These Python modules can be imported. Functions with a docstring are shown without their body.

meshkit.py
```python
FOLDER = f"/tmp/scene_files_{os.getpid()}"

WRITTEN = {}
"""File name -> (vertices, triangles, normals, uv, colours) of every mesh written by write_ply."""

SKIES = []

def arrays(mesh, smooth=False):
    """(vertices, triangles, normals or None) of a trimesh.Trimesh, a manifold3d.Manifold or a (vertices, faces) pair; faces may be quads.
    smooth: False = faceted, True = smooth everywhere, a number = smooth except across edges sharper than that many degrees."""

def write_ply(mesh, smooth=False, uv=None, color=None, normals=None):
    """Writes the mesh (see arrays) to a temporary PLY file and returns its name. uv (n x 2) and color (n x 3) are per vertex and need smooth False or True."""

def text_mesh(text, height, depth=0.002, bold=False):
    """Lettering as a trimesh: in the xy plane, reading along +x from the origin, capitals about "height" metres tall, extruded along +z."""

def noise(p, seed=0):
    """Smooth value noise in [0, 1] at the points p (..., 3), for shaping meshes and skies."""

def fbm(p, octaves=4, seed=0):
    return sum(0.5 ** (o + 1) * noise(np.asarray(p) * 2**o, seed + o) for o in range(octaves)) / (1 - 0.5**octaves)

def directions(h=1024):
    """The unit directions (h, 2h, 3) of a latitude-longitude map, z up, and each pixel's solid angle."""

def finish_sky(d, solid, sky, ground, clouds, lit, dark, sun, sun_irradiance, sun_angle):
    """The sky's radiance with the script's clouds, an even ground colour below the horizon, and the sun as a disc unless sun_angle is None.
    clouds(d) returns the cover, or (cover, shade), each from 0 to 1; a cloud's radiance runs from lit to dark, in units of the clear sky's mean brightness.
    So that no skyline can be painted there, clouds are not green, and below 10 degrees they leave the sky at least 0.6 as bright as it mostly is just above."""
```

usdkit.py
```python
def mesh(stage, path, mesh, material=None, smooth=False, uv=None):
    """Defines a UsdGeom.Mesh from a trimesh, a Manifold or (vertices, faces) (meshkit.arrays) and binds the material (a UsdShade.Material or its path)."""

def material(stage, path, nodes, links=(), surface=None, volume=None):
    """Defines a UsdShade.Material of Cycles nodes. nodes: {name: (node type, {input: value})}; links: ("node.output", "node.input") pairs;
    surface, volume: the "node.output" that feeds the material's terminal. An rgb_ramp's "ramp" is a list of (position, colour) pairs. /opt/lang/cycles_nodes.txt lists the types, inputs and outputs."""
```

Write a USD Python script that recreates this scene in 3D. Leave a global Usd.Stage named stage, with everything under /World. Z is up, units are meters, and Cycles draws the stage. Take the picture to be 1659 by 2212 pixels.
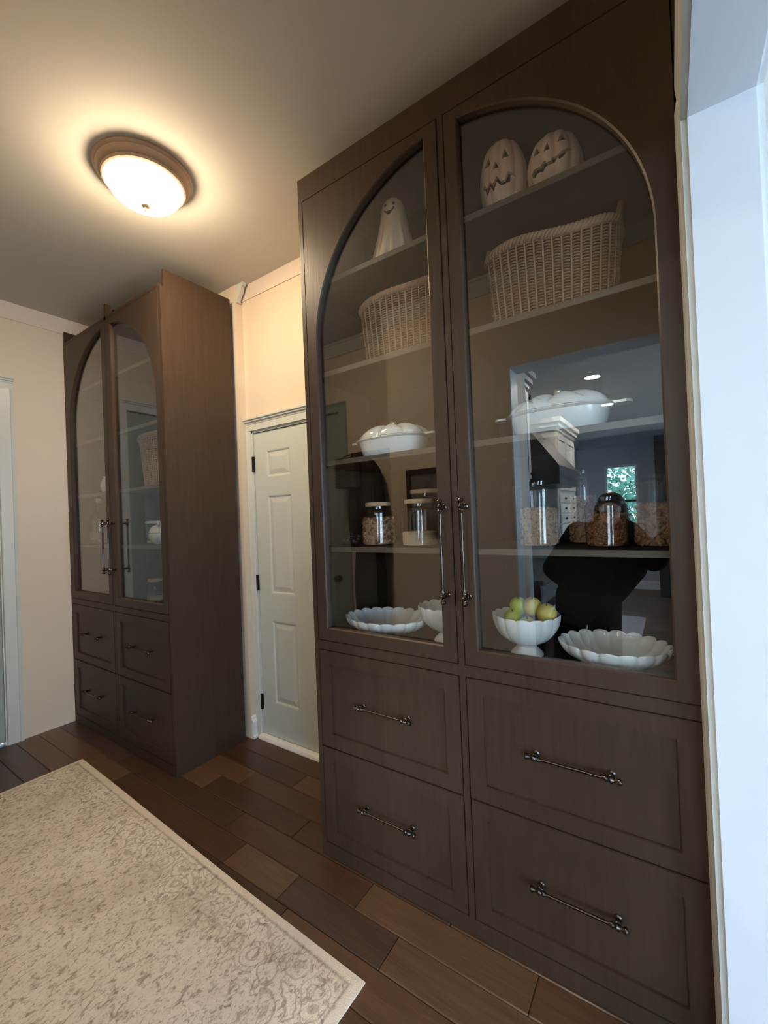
import math, random
import numpy as np, trimesh, manifold3d as m3
import shapely.geometry as sg
from shapely import affinity
from shapely.ops import unary_union
import usdkit, meshkit
from pxr import Usd, UsdGeom, UsdLux, UsdShade, Gf, Sdf, Vt

stage = Usd.Stage.CreateInMemory()
UsdGeom.SetStageUpAxis(stage, 'Z'); UsdGeom.SetStageMetersPerUnit(stage, 1.0)
UsdGeom.Xform.Define(stage, '/World'); UsdGeom.Scope.Define(stage, '/World/Looks')
PI = math.pi

# ------------------------------------------------------------------ camera
EYE = (0.0, -1.35876, 1.455)
R3 = np.array([[0.8268639586706538, 0.5609855471621941, -0.039889970251043995],
               [-0.03805541115345346, -0.014955755329293694, -0.9991637058382735],
               [-0.5611129828594568, 0.8276904863882778, 0.008982160591912846]])   # right, down, forward
FPX = 917.34
cam = UsdGeom.Camera.Define(stage, '/World/Camera')
right, down, fwd = R3
mm = Gf.Matrix4d(*[float(x) for x in (*right, 0, *(-down), 0, *(-fwd), 0, *EYE, 1)])
cam.AddTransformOp().Set(mm)
cam.CreateHorizontalApertureAttr(36.0); cam.CreateVerticalApertureAttr(48.0)
cam.CreateFocalLengthAttr(FPX / 1659 * 36.0)
cam.CreateClippingRangeAttr(Gf.Vec2f(0.02, 200.0))
cam.CreateExposureAttr(0.0)

# ------------------------------------------------------------------ light
def rect_light(name, pos, target, w, h, color, power):
    l = UsdLux.RectLight.Define(stage, '/World/' + name)
    l.CreateWidthAttr(w); l.CreateHeightAttr(h); l.CreateIntensityAttr(power); l.CreateColorAttr(Gf.Vec3f(*color))
    m = Gf.Matrix4d().SetLookAt(Gf.Vec3d(*pos), Gf.Vec3d(*target), Gf.Vec3d(0, 0, 1)).GetInverse()
    l.AddTransformOp().Set(m)
dome = UsdLux.DomeLight.Define(stage, '/World/daylight_sky')
dome.CreateIntensityAttr(1.0); dome.CreateColorAttr(Gf.Vec3f(0.62, 0.80, 1.0)); dome.CreateExposureAttr(2.25)
DAY = (0.55, 0.74, 1.0)
rect_light('daylight_patio', (2.6, -7.6, 1.35), (2.6, 0, 1.2), 2.2, 2.1, DAY, 2)      # outside the glazed patio door of the kitchen
rect_light('daylight_side', (4.9, -0.6, 1.45), (0, -0.6, 1.2), 2.2, 1.9, DAY, 1.5)     # outside the side window
rect_light('kitchen_fill_light', (4.9, -4.6, 1.5), (0, -4.6, 1.5), 2.6, 1.8, DAY, 12)     # fill outside the added kitchen window, to brighten the kitchen
LAMP_POWER = 108.0
LAMP_COLOR = (1.0, 0.775, 0.505)

# ------------------------------------------------------------------ materials
M = {}
def mat(name, nodes, links=(), surface='p.BSDF', **k):
    M[name] = usdkit.material(stage, '/World/Looks/' + name, nodes, links, surface=surface, **k)
    return M[name]
def plain(name, col, rough=0.5, metal=0.0, spec=0.5, **k):
    mat(name, {'p': ('principled_bsdf', {'base_color': col, 'roughness': rough, 'metallic': metal, 'specular_ior_level': spec, **k})})
def paint(name, col, rough=0.55, bump=0.04, scale=220):
    mat(name, {'g': ('geometry', {}), 'n': ('noise_texture', {'scale': scale, 'detail': 3}), 'b': ('bump', {'strength': bump, 'distance': 0.002}),
               'n2': ('noise_texture', {'scale': 2.0, 'detail': 3}), 'mx': ('mix', {'color1': tuple(c * 0.95 for c in col), 'color2': tuple(min(1, c * 1.04) for c in col)}),
               'p': ('principled_bsdf', {'roughness': rough, 'specular_ior_level': 0.35})},
        [('g.position', 'n.vector'), ('g.position', 'n2.vector'), ('n.fac', 'b.height'), ('b.normal', 'p.normal'), ('n2.fac', 'mx.fac'), ('mx.color', 'p.base_color')])
def wood(name, c1, c2, scale, rough=0.42, bump=0.25, dist=0.0012, spec=0.5):
    """grain stretched along the axis with the smallest of the three scales"""
    mat(name, {'g': ('geometry', {}), 'm': ('mapping', {'scale': scale}), 'n': ('noise_texture', {'scale': 1.0, 'detail': 5, 'roughness': 0.6, 'distortion': 0.6}),
               'm2': ('mapping', {'scale': tuple(s * 0.16 for s in scale)}), 'w': ('noise_texture', {'scale': 1.0, 'detail': 2, 'distortion': 2.5}),
               'ad': ('mix', {'fac': 0.35}), 'r': ('rgb_ramp', {'ramp': [(0.3, c1), (0.7, c2)]}), 'b': ('bump', {'strength': bump, 'distance': dist}),
               'p': ('principled_bsdf', {'roughness': rough, 'specular_ior_level': spec})},
        [('g.position', 'm.vector'), ('m.vector', 'n.vector'), ('g.position', 'm2.vector'), ('m2.vector', 'w.vector'), ('n.color', 'ad.color1'), ('w.color', 'ad.color2'),
         ('ad.color', 'r.fac'), ('r.color', 'p.base_color'), ('n.fac', 'b.height'), ('b.normal', 'p.normal')])
wood('cabinet_wood', (0.043, 0.026, 0.0165), (0.067, 0.042, 0.027), (75, 75, 5), 0.42, 0.35, spec=0.28)
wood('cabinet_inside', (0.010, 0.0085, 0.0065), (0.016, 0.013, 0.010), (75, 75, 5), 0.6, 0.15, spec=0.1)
wood('lit_shelf_edge', (0.085, 0.066, 0.048), (0.115, 0.090, 0.066), (5, 75, 75), 0.5, 0.15)  # shelf colour lightened to carry lamp light on the front edges
paint('wall_cream', (0.735, 0.62, 0.49), 0.6)
paint('wall_grey', (0.52, 0.56, 0.62), 0.6)
paint('ceiling_paint', (0.62, 0.595, 0.55), 0.75, 0.02)
paint('kitchen_ceiling', (0.78, 0.77, 0.76), 0.75, 0.02)
paint('frieze_paint', (0.74, 0.64, 0.56), 0.6)
paint('trim_paint', (0.62, 0.64, 0.60), 0.32, 0.01)
paint('door_paint', (0.60, 0.64, 0.59), 0.34, 0.01)
paint('green_door', (0.33, 0.37, 0.34), 0.34, 0.01)
paint('white_trim', (0.80, 0.81, 0.82), 0.35, 0.01)
paint('jamb_white', (0.74, 0.77, 0.82), 0.4, 0.01)
PLANKS = []
for k, (a, b) in enumerate([((0.054, 0.027, 0.0162), (0.1013, 0.054, 0.0311)), ((0.0743, 0.0378, 0.0216), (0.1418, 0.0783, 0.0446)), ((0.0432, 0.023, 0.0162), (0.081, 0.0459, 0.0297)), ((0.081, 0.0446, 0.0243), (0.162, 0.0945, 0.054)), ((0.0486, 0.0284, 0.023), (0.0878, 0.054, 0.0419))]):
    wood(f'plank_{k}', tuple(c * w for c, w in zip(a, (0.95, 0.86, 0.78))), tuple(c * w for c, w in zip(b, (0.95, 0.86, 0.78))), (6, 70, 70), 0.30, 0.5, 0.0015); PLANKS.append(f'plank_{k}')
plain('subfloor', (0.012, 0.008, 0.006), 0.8)
plain('dark_metal', (0.10, 0.085, 0.075), 0.28, 1.0)
plain('black_metal', (0.02, 0.018, 0.017), 0.4, 0.6)
plain('bronze', (0.42, 0.30, 0.22), 0.45, 0.25)
plain('brass', (0.70, 0.55, 0.33), 0.3, 0.9)
plain('porcelain', (0.78, 0.77, 0.74), 0.12, 0, 0.6)
plain('marble_porcelain', (0.76, 0.77, 0.75), 0.10, 0, 0.6)
plain('clay_pink', (0.76, 0.55, 0.44), 0.55)
plain('clay_cream', (0.72, 0.54, 0.41), 0.6)
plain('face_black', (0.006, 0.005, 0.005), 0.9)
plain('cork', (0.56, 0.36, 0.21), 0.7)
plain('wicker', (0.30, 0.155, 0.085), 0.62)
plain('wicker_light', (0.36, 0.20, 0.115), 0.6)
plain('wicker_dark', (0.05, 0.028, 0.018), 0.6)
plain('lime_green', (0.38, 0.44, 0.06), 0.4); plain('pear_yellow', (0.60, 0.48, 0.13), 0.4)
plain('black_cloth', (0.006, 0.006, 0.007), 0.9, 0, 0.1); plain('black_cloth_rough', (0.012, 0.011, 0.012), 0.95, 0, 0.1)
plain('coat_cloth', (0.040, 0.026, 0.018), 0.9, 0, 0.1)
plain('skin', (0.45, 0.27, 0.19), 0.5); plain('hair', (0.012, 0.008, 0.006), 0.45); plain('eye_white', (0.7, 0.7, 0.7), 0.3); plain('eye_iris', (0.03, 0.02, 0.015), 0.3); plain('lips', (0.35, 0.14, 0.12), 0.45)
plain('phone_black', (0.01, 0.01, 0.012), 0.2); plain('phone_lens', (0.02, 0.02, 0.03), 0.05)
plain('kitchen_paint', (0.60, 0.57, 0.52), 0.4); plain('kitchen_glaze', (0.22, 0.18, 0.15), 0.5); plain('hood_metal', (0.06, 0.055, 0.055), 0.35, 0.4); plain('stone_top', (0.10, 0.09, 0.085), 0.2)
plain('steel', (0.45, 0.46, 0.48), 0.25, 1.0); plain('oven_glass', (0.01, 0.01, 0.012), 0.06); plain('fridge_dark', (0.02, 0.018, 0.018), 0.5)
plain('mat_grey', (0.30, 0.29, 0.32), 0.95); plain('leaf_dark', (0.03, 0.05, 0.03), 0.6); plain('leaf_out', (0.22, 0.50, 0.38), 0.6); plain('lawn', (0.12, 0.22, 0.10), 0.9)
plain('frame_wood', (0.045, 0.028, 0.02), 0.45); plain('berry', (0.03, 0.022, 0.018), 0.45)
mat('lamp_glass', {'p': ('principled_bsdf', {'base_color': (0.9, 0.88, 0.8), 'roughness': 0.3, 'emission_color': LAMP_COLOR, 'emission_strength': LAMP_POWER})})
mat('downlight_glow', {'p': ('principled_bsdf', {'base_color': (0.9, 0.9, 0.9), 'emission_color': (1, 0.93, 0.8), 'emission_strength': 900.0})})
def pane(name, tint, r0, rough=0.0):
    """thin glass: mirror reflection that grows towards grazing angles (Schlick) over straight transparency"""
    mat(name, {'g': ('geometry', {}), 'd': ('vector_math', {'math_type': 'dot_product'}), 'a': ('math', {'math_type': 'absolute'}), 'i': ('math', {'math_type': 'subtract', 'value1': 1.0, 'use_clamp': True}),
               'p5': ('math', {'math_type': 'power', 'value2': 5.0}), 'k': ('math', {'math_type': 'multiply_add', 'value2': 1.0 - r0, 'value3': r0}),
               't': ('transparent_bsdf', {'color': tint}), 'gl': ('glossy_bsdf', {'color': (1, 1, 1), 'roughness': rough}), 'x': ('mix_closure', {})},
        [('g.normal', 'd.vector1'), ('g.incoming', 'd.vector2'), ('d.value', 'a.value1'), ('a.value', 'i.value2'), ('i.value', 'p5.value1'), ('p5.value', 'k.value1'), ('k.value', 'x.fac'),
         ('t.BSDF', 'x.closure1'), ('gl.BSDF', 'x.closure2')], surface='x.closure')
pane('door_glass', (0.97, 0.985, 0.98), 0.09)
pane('jar_glass', (0.97, 0.98, 0.975), 0.05)
pane('bottle_glass', (0.85, 0.88, 0.86), 0.12)
plain('bottle_label', (0.30, 0.27, 0.22), 0.6)
pane('window_glass', (0.98, 0.99, 0.99), 0.03)
def speckle(name, cols, scale, rough=0.8, feature='f1'):
    mat(name, {'g': ('geometry', {}), 'v': ('voronoi_texture', {'scale': scale, 'feature': feature}), 's': ('separate_color', {}), 'r': ('rgb_ramp', {'ramp': cols}),
               'b': ('bump', {'strength': 0.6, 'distance': 0.003}), 'p': ('principled_bsdf', {'roughness': rough})},
        [('g.position', 'v.vector'), ('v.color', 's.color'), ('s.r', 'r.fac'), ('r.color', 'p.base_color'), ('v.distance', 'b.height'), ('b.normal', 'p.normal')])
speckle('granola', [(0, (0.16, 0.07, 0.035)), (0.3, (0.45, 0.25, 0.12)), (0.7, (0.60, 0.38, 0.22)), (1, (0.70, 0.52, 0.32))], 75)
speckle('flour', [(0, (0.62, 0.50, 0.34)), (1, (0.72, 0.60, 0.42))], 300)
speckle('bran', [(0, (0.50, 0.36, 0.30)), (1, (0.66, 0.52, 0.45))], 300)
for nm, c in (('noodle_a', (0.66, 0.44, 0.24)), ('noodle_b', (0.42, 0.25, 0.12)), ('bean_a', (0.34, 0.15, 0.06)), ('bean_b', (0.22, 0.09, 0.04)), ('nut_a', (0.42, 0.24, 0.12)), ('nut_b', (0.30, 0.16, 0.08)), ('oat_a', (0.66, 0.40, 0.25)), ('oat_b', (0.30, 0.15, 0.08)), ('pasta_a', (0.50, 0.30, 0.21)), ('oat_c', (0.66, 0.44, 0.30))):
    plain(nm, c, 0.6)
mat('art_print', {'g': ('geometry', {}), 'n': ('noise_texture', {'scale': 9, 'detail': 5}), 'r': ('rgb_ramp', {'ramp': [(0.35, (0.16, 0.13, 0.12)), (0.65, (0.34, 0.29, 0.26))]}), 'p': ('principled_bsdf', {'roughness': 0.4})},
    [('g.position', 'n.vector'), ('n.fac', 'r.fac'), ('r.color', 'p.base_color')])

def rug_material():
    N, L = {}, []
    N['g'] = ('texture_coordinate', {}); N['s'] = ('separate_xyz', {}); L.append(('g.object', 's.vector'))
    def nz(k, sc, scale, detail=4, dist=0.5):
        N['m' + k] = ('mapping', {'scale': sc}); N['n' + k] = ('noise_texture', {'scale': scale, 'detail': detail, 'distortion': dist, 'roughness': 0.6})
        L.extend([('g.object', f'm{k}.vector'), (f'm{k}.vector', f'n{k}.vector')])
    nz('1', (1, 1, 1), 3.0); nz('2', (1.0, 0.6, 1), 52, 4, 1.2); nz('3', (1, 1, 1), 260, 2, 0); nz('4', (1.0, 0.6, 1), 95, 3, 1.0); nz('5', (1, 1, 1), 2.3, 2, 0.3)
    N['base'] = ('rgb_ramp', {'ramp': [(0.36, (0.65, 0.54, 0.425)), (0.5, (0.76, 0.645, 0.52)), (0.64, (0.82, 0.71, 0.59))]}); L.append(('n1.fac', 'base.fac'))
    N['fl'] = ('rgb_ramp', {'ramp': [(0.535, (0, 0, 0)), (0.66, (1, 1, 1))]}); L.append(('n2.fac', 'fl.fac'))
    N['fl2'] = ('rgb_ramp', {'ramp': [(0.55, (0, 0, 0)), (0.68, (1, 1, 1))]}); L.append(('n4.fac', 'fl2.fac'))
    N['lt'] = ('rgb_ramp', {'ramp': [(0.30, (1, 1, 1)), (0.42, (0, 0, 0))]}); L.append(('n2.fac', 'lt.fac'))
    N['m_lt'] = ('mix', {'color2': (0.86, 0.76, 0.63)}); N['k_lt'] = ('math', {'math_type': 'multiply', 'value2': 0.6}); L.extend([('lt.color', 'k_lt.value1'), ('k_lt.value', 'm_lt.fac'), ('base.color', 'm_lt.color1')])
    N['m_fl'] = ('mix', {'color2': (0.24, 0.165, 0.125)}); N['k_fl'] = ('math', {'math_type': 'multiply', 'value2': 0.7}); L.extend([('fl.color', 'k_fl.value1'), ('k_fl.value', 'm_fl.fac'), ('m_lt.color', 'm_fl.color1')])
    N['m_f2'] = ('mix', {'color2': (0.20, 0.15, 0.12)}); N['k_f2'] = ('math', {'math_type': 'multiply', 'value2': 0.6}); L.extend([('fl2.color', 'k_f2.value1'), ('k_f2.value', 'm_f2.fac'), ('m_fl.color', 'm_f2.color1')])
    # scrolls of the border: rings round scattered centres, in a band along the edges
    N['wn'] = ('noise_texture', {'scale': 14, 'detail': 2}); N['wv'] = ('vector_math', {'math_type': 'scale', 'scale': 0.055}); N['wa'] = ('vector_math', {'math_type': 'add'}); L.extend([('g.object', 'wn.vector'), ('wn.color', 'wv.vector1'), ('g.object', 'wa.vector1'), ('wv.vector', 'wa.vector2')]); N['vm'] = ('mapping', {'scale': (1, 1, 0)}); N['v'] = ('voronoi_texture', {'scale': 10.5, 'randomness': 0.9}); L.extend([('wa.vector', 'vm.vector'), ('vm.vector', 'v.vector')])
    N['vs'] = ('math', {'math_type': 'multiply', 'value2': 30.0}); N['vsin'] = ('math', {'math_type': 'sine'}); L.extend([('v.distance', 'vs.value1'), ('vs.value', 'vsin.value1')])
    N['vr'] = ('rgb_ramp', {'ramp': [(0.45, (0, 0, 0)), (0.8, (1, 1, 1))]}); L.append(('vsin.value', 'vr.fac'))
    # distance to the nearest edge
    for k, (ax, c, hlf) in {'x': ('s.x', RUGX, RUGW), 'y': ('s.y', RUGY, RUGH)}.items():
        N['d' + k] = ('math', {'math_type': 'subtract', 'value2': c}); N['a' + k] = ('math', {'math_type': 'absolute'}); N['e' + k] = ('math', {'math_type': 'subtract', 'value1': hlf})
        L.extend([(ax, f'd{k}.value1'), (f'd{k}.value', f'a{k}.value1'), (f'a{k}.value', f'e{k}.value2')])
    N['ed'] = ('math', {'math_type': 'minimum'}); L.extend([('ex.value', 'ed.value1'), ('ey.value', 'ed.value2')])
    N['band'] = ('rgb_ramp', {'ramp': [(0.045, (0, 0, 0)), (0.055, (1, 1, 1)), (0.19, (1, 1, 1)), (0.24, (0.12, 0.12, 0.12)), (1, (0.12, 0.12, 0.12))]}); L.append(('ed.value', 'band.fac'))
    N['kb'] = ('math', {'math_type': 'multiply'}); N['kb2'] = ('math', {'math_type': 'multiply'}); N['kb3'] = ('math', {'math_type': 'multiply', 'value2': 0.7})
    L.extend([('vr.color', 'kb.value1'), ('band.color', 'kb.value2'), ('kb.value', 'kb2.value1'), ('n1.fac', 'kb2.value2'), ('kb2.value', 'kb3.value1')])
    N['m_b'] = ('mix', {'color2': (0.26, 0.19, 0.145)}); L.extend([('kb3.value', 'm_b.fac'), ('m_f2.color', 'm_b.color1')])
    # nested lozenges in the field
    N['cv'] = ('voronoi_texture', {'scale': 1.7, 'metric': 'manhattan', 'randomness': 0.55}); L.append(('vm.vector', 'cv.vector'))
    N['cm'] = ('math', {'math_type': 'multiply', 'value2': 75.0}); N['cs'] = ('math', {'math_type': 'sine'}); N['cr'] = ('rgb_ramp', {'ramp': [(0.5, (0, 0, 0)), (0.85, (1, 1, 1))]})
    N['cl'] = ('rgb_ramp', {'ramp': [(0.20, (1, 1, 1)), (0.25, (0, 0, 0))]}); N['cx'] = ('math', {'math_type': 'multiply'}); N['cx2'] = ('math', {'math_type': 'multiply', 'value2': 0.38})
    N['cm1'] = ('math', {'math_type': 'multiply'}); N['c5'] = ('rgb_ramp', {'ramp': [(0.45, (0, 0, 0)), (0.6, (1, 1, 1))]})
    L.extend([('cv.distance', 'cm.value1'), ('cm.value', 'cs.value1'), ('cs.value', 'cr.fac'), ('cv.distance', 'cl.fac'), ('cr.color', 'cx.value1'), ('cl.color', 'cx.value2'), ('n5.fac', 'c5.fac'), ('cx.value', 'cm1.value1'), ('c5.color', 'cm1.value2'), ('cm1.value', 'cx2.value1')])
    N['m_c'] = ('mix', {'color2': (0.30, 0.22, 0.17)}); L.extend([('cx2.value', 'm_c.fac'), ('m_b.color', 'm_c.color1')])
    # pale selvedge and the thin dark line inside it
    N['sel'] = ('rgb_ramp', {'ramp': [(0.0, (1, 1, 1)), (0.026, (1, 1, 1)), (0.034, (0, 0, 0)), (1, (0, 0, 0))]}); L.append(('ed.value', 'sel.fac'))
    N['ksel'] = ('math', {'math_type': 'multiply', 'value2': 0.85}); N['m_s'] = ('mix', {'color2': (0.78, 0.66, 0.53)}); L.extend([('sel.color', 'ksel.value1'), ('ksel.value', 'm_s.fac'), ('m_c.color', 'm_s.color1')])
    N['lin'] = ('rgb_ramp', {'ramp': [(0.030, (0, 0, 0)), (0.034, (1, 1, 1)), (0.038, (1, 1, 1)), (0.043, (0, 0, 0))]}); L.append(('ed.value', 'lin.fac'))
    N['kl'] = ('math', {'math_type': 'multiply'}); N['m_l'] = ('mix', {'color2': (0.22, 0.165, 0.125)}); L.extend([('lin.color', 'kl.value1'), ('n4.fac', 'kl.value2'), ('kl.value', 'm_l.fac'), ('m_s.color', 'm_l.color1')])
    N['b'] = ('bump', {'strength': 0.7, 'distance': 0.004}); N['p'] = ('principled_bsdf', {'roughness': 0.95, 'specular_ior_level': 0.1})
    L.extend([('n3.fac', 'b.height'), ('b.normal', 'p.normal'), ('m_l.color', 'p.base_color')])
    mat('rug_pile', N, L)
RUGX0, RUGX1, RUGY0, RUGY1 = 0.0, 2.275, -1.08, 0.0
RUGX, RUGW, RUGY, RUGH = (RUGX0 + RUGX1) / 2, (RUGX1 - RUGX0) / 2, (RUGY0 + RUGY1) / 2, (RUGY1 - RUGY0) / 2
rug_material()

# ------------------------------------------------------------------ mesh helpers
def cat(*ms): return trimesh.util.concatenate([m for m in ms])
def box(x0, x1, y0, y1, z0, z1):
    m = trimesh.creation.box((x1 - x0, y1 - y0, z1 - z0)); m.apply_translation(((x0 + x1) / 2, (y0 + y1) / 2, (z0 + z1) / 2)); return m
def cbox(x0, x1, y0, y1, z0, z1, c=0.002):
    p = []
    for X, Y, Z in ((c, 0, 0), (0, c, 0), (0, 0, c)):
        X2, Y2, Z2 = (c - X, c - Y, c - Z)
        for a in (x0 + X2, x1 - X2):
            for b in (y0 + Y2, y1 - Y2):
                for d in (z0 + Z2, z1 - Z2): p.append((a, b, d))
    return trimesh.convex.convex_hull(np.array(p))
def extr(poly, h): return trimesh.creation.extrude_polygon(poly, h, engine='earcut')
def xz(poly, y0, y1):
    """a polygon in (x, z) extruded in y from y0 to y1"""
    m = extr(poly, y1 - y0); v = m.vertices.copy(); m.vertices = np.c_[v[:, 0], y0 + (y1 - y0) - v[:, 2], v[:, 1]]; m.fix_normals(); return m
def prof_x(pts, x0, x1):
    """a profile of (y, z) extruded along x"""
    m = extr(sg.Polygon(pts), x1 - x0); v = m.vertices.copy(); m.vertices = np.c_[x0 + v[:, 2], v[:, 0], v[:, 1]]; m.fix_normals(); return m
def prof_y(pts, y0, y1):
    """a profile of (x, z) extruded along y"""
    return xz(sg.Polygon(pts), y0, y1)
def prof_z(pts, z0, z1):
    m = extr(sg.Polygon(pts), z1 - z0); m.apply_translation((0, 0, z0)); return m
def lathe(prof, n=32, flute=None):
    """prof: (r, z) from bottom to top; flute(theta, k, r) -> r"""
    prof = np.array(prof, float); th = np.linspace(0, 2 * PI, n, endpoint=False); V, F = [], []
    for k, (r, z) in enumerate(prof):
        for t in th:
            rr = r if flute is None else flute(t, k, r)
            V.append((rr * math.cos(t), rr * math.sin(t), z))
    for k in range(len(prof) - 1):
        for i in range(n):
            j = (i + 1) % n; a, b, c, d = k * n + i, k * n + j, (k + 1) * n + j, (k + 1) * n + i
            F += [(a, b, c), (a, c, d)]
    m = trimesh.Trimesh(np.array(V), np.array(F), process=False); return m
def tube(pts, r, sides=6, closed=False):
    p = np.asarray(pts, float); n = len(p)
    t = np.roll(p, -1, 0) - np.roll(p, 1, 0) if closed else np.gradient(p, axis=0)
    t /= np.linalg.norm(t, axis=1, keepdims=True) + 1e-12
    ref = np.array([0, 0, 1.0]) if abs(t[:, 2]).mean() < 0.8 else np.array([1.0, 0, 0])
    a = np.cross(t, ref); a /= np.linalg.norm(a, axis=1, keepdims=True) + 1e-12; b = np.cross(t, a)
    rr = np.broadcast_to(r, (n,)); ang = np.arange(sides) * 2 * PI / sides
    v = p[:, None] + rr[:, None, None] * (np.cos(ang)[None, :, None] * a[:, None] + np.sin(ang)[None, :, None] * b[:, None])
    F = []
    for i in range(n if closed else n - 1):
        for j in range(sides):
            q = (j + 1) % sides; i2 = (i + 1) % n
            F += [(i * sides + j, i * sides + q, i2 * sides + q), (i * sides + j, i2 * sides + q, i2 * sides + j)]
    v = v.reshape(-1, 3)
    if not closed:
        c0, c1 = len(v), len(v) + 1; v = np.vstack([v, p[0], p[-1]])
        for j in range(sides):
            q = (j + 1) % sides; F += [(c0, q, j), (c1, (n - 1) * sides + j, (n - 1) * sides + q)]
    return trimesh.Trimesh(v, np.array(F), process=False)
def ball(c, r, sub=2, sc=(1, 1, 1)):
    m = trimesh.creation.icosphere(sub, r); m.apply_scale(sc); m.apply_translation(c); return m
def cyl(c, r, h, n=32):
    m = trimesh.creation.cylinder(r, h, sections=n); m.apply_translation((c[0], c[1], c[2] + h / 2)); return m
def mov(m, d): m = m.copy(); m.apply_translation(d); return m
def rot(m, ang, ax, pt=(0, 0, 0)): m = m.copy(); m.apply_transform(trimesh.transformations.rotation_matrix(ang, ax, pt)); return m
def man(t): return m3.Manifold(m3.Mesh(np.asarray(t.vertices, np.float32), np.asarray(t.faces, np.uint32)))
def tri(m): q = m.to_mesh(); return trimesh.Trimesh(np.array(q.vert_properties[:, :3], float), np.array(q.tri_verts), process=False)

# ------------------------------------------------------------------ prim helpers
used = {}
def numbered(parent, name):
    k = (parent, name); n = used.get(k, 0); used[k] = n + 1
    return name if n == 0 else f'{name}_{n:03d}'
def path_of(parent): return '/World' if parent is None else str(parent.GetPath())
def obj(name, mesh, m, parent=None, smooth=35, label=None):
    p = path_of(parent); g = usdkit.mesh(stage, f'{p}/{numbered(p, name)}', mesh, M[m], smooth=smooth).GetPrim()
    if label: g.SetCustomDataByKey('label', label)
    return g
def tag(o, label, cat_, group=None, kind=None):
    o.SetCustomDataByKey('label', label); o.SetCustomDataByKey('category', cat_)
    if group: o.SetCustomDataByKey('group', group)
    if kind: o.SetCustomDataByKey('kind', kind)
    return o
def thing(name, label, cat_, loc=(0, 0, 0), rotz=0.0, group=None, kind=None):
    x = UsdGeom.Xform.Define(stage, '/World/' + numbered('/World', name)); x.AddTranslateOp().Set(Gf.Vec3d(*map(float, loc)))
    if rotz: x.AddRotateZOp().Set(math.degrees(rotz))
    return tag(x.GetPrim(), label, cat_, group, kind)
def struct(name, mesh, m, label=None, smooth=35):
    o = obj(name, mesh, m, None, smooth); o.SetCustomDataByKey('kind', 'structure')
    if label: o.SetCustomDataByKey('label', label)
    return o
def sgroup(name, label=None):
    x = UsdGeom.Xform.Define(stage, '/World/' + numbered('/World', name)).GetPrim(); x.SetCustomDataByKey('kind', 'structure')
    if label: x.SetCustomDataByKey('label', label)
    return x
def dup(src, loc, label, rotz=0.0, group=None):
    was = src.GetCustomData(); r = thing(src.GetName().rstrip('0123456789').rstrip('_'), label, was['category'], loc, rotz, group or was.get('group'))
    r.GetReferences().AddInternalReference(src.GetPath()); r.SetInstanceable(True)
    return r

# ================================================================== SETTING
XL, CZ = -3.79, 3.055          # left wall, hall ceiling
YW, YD, YO, YP = 0.475, 0.53, -1.65, -1.45     # wall behind cabinets, door recess, opposite wall, its nearer part
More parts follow.
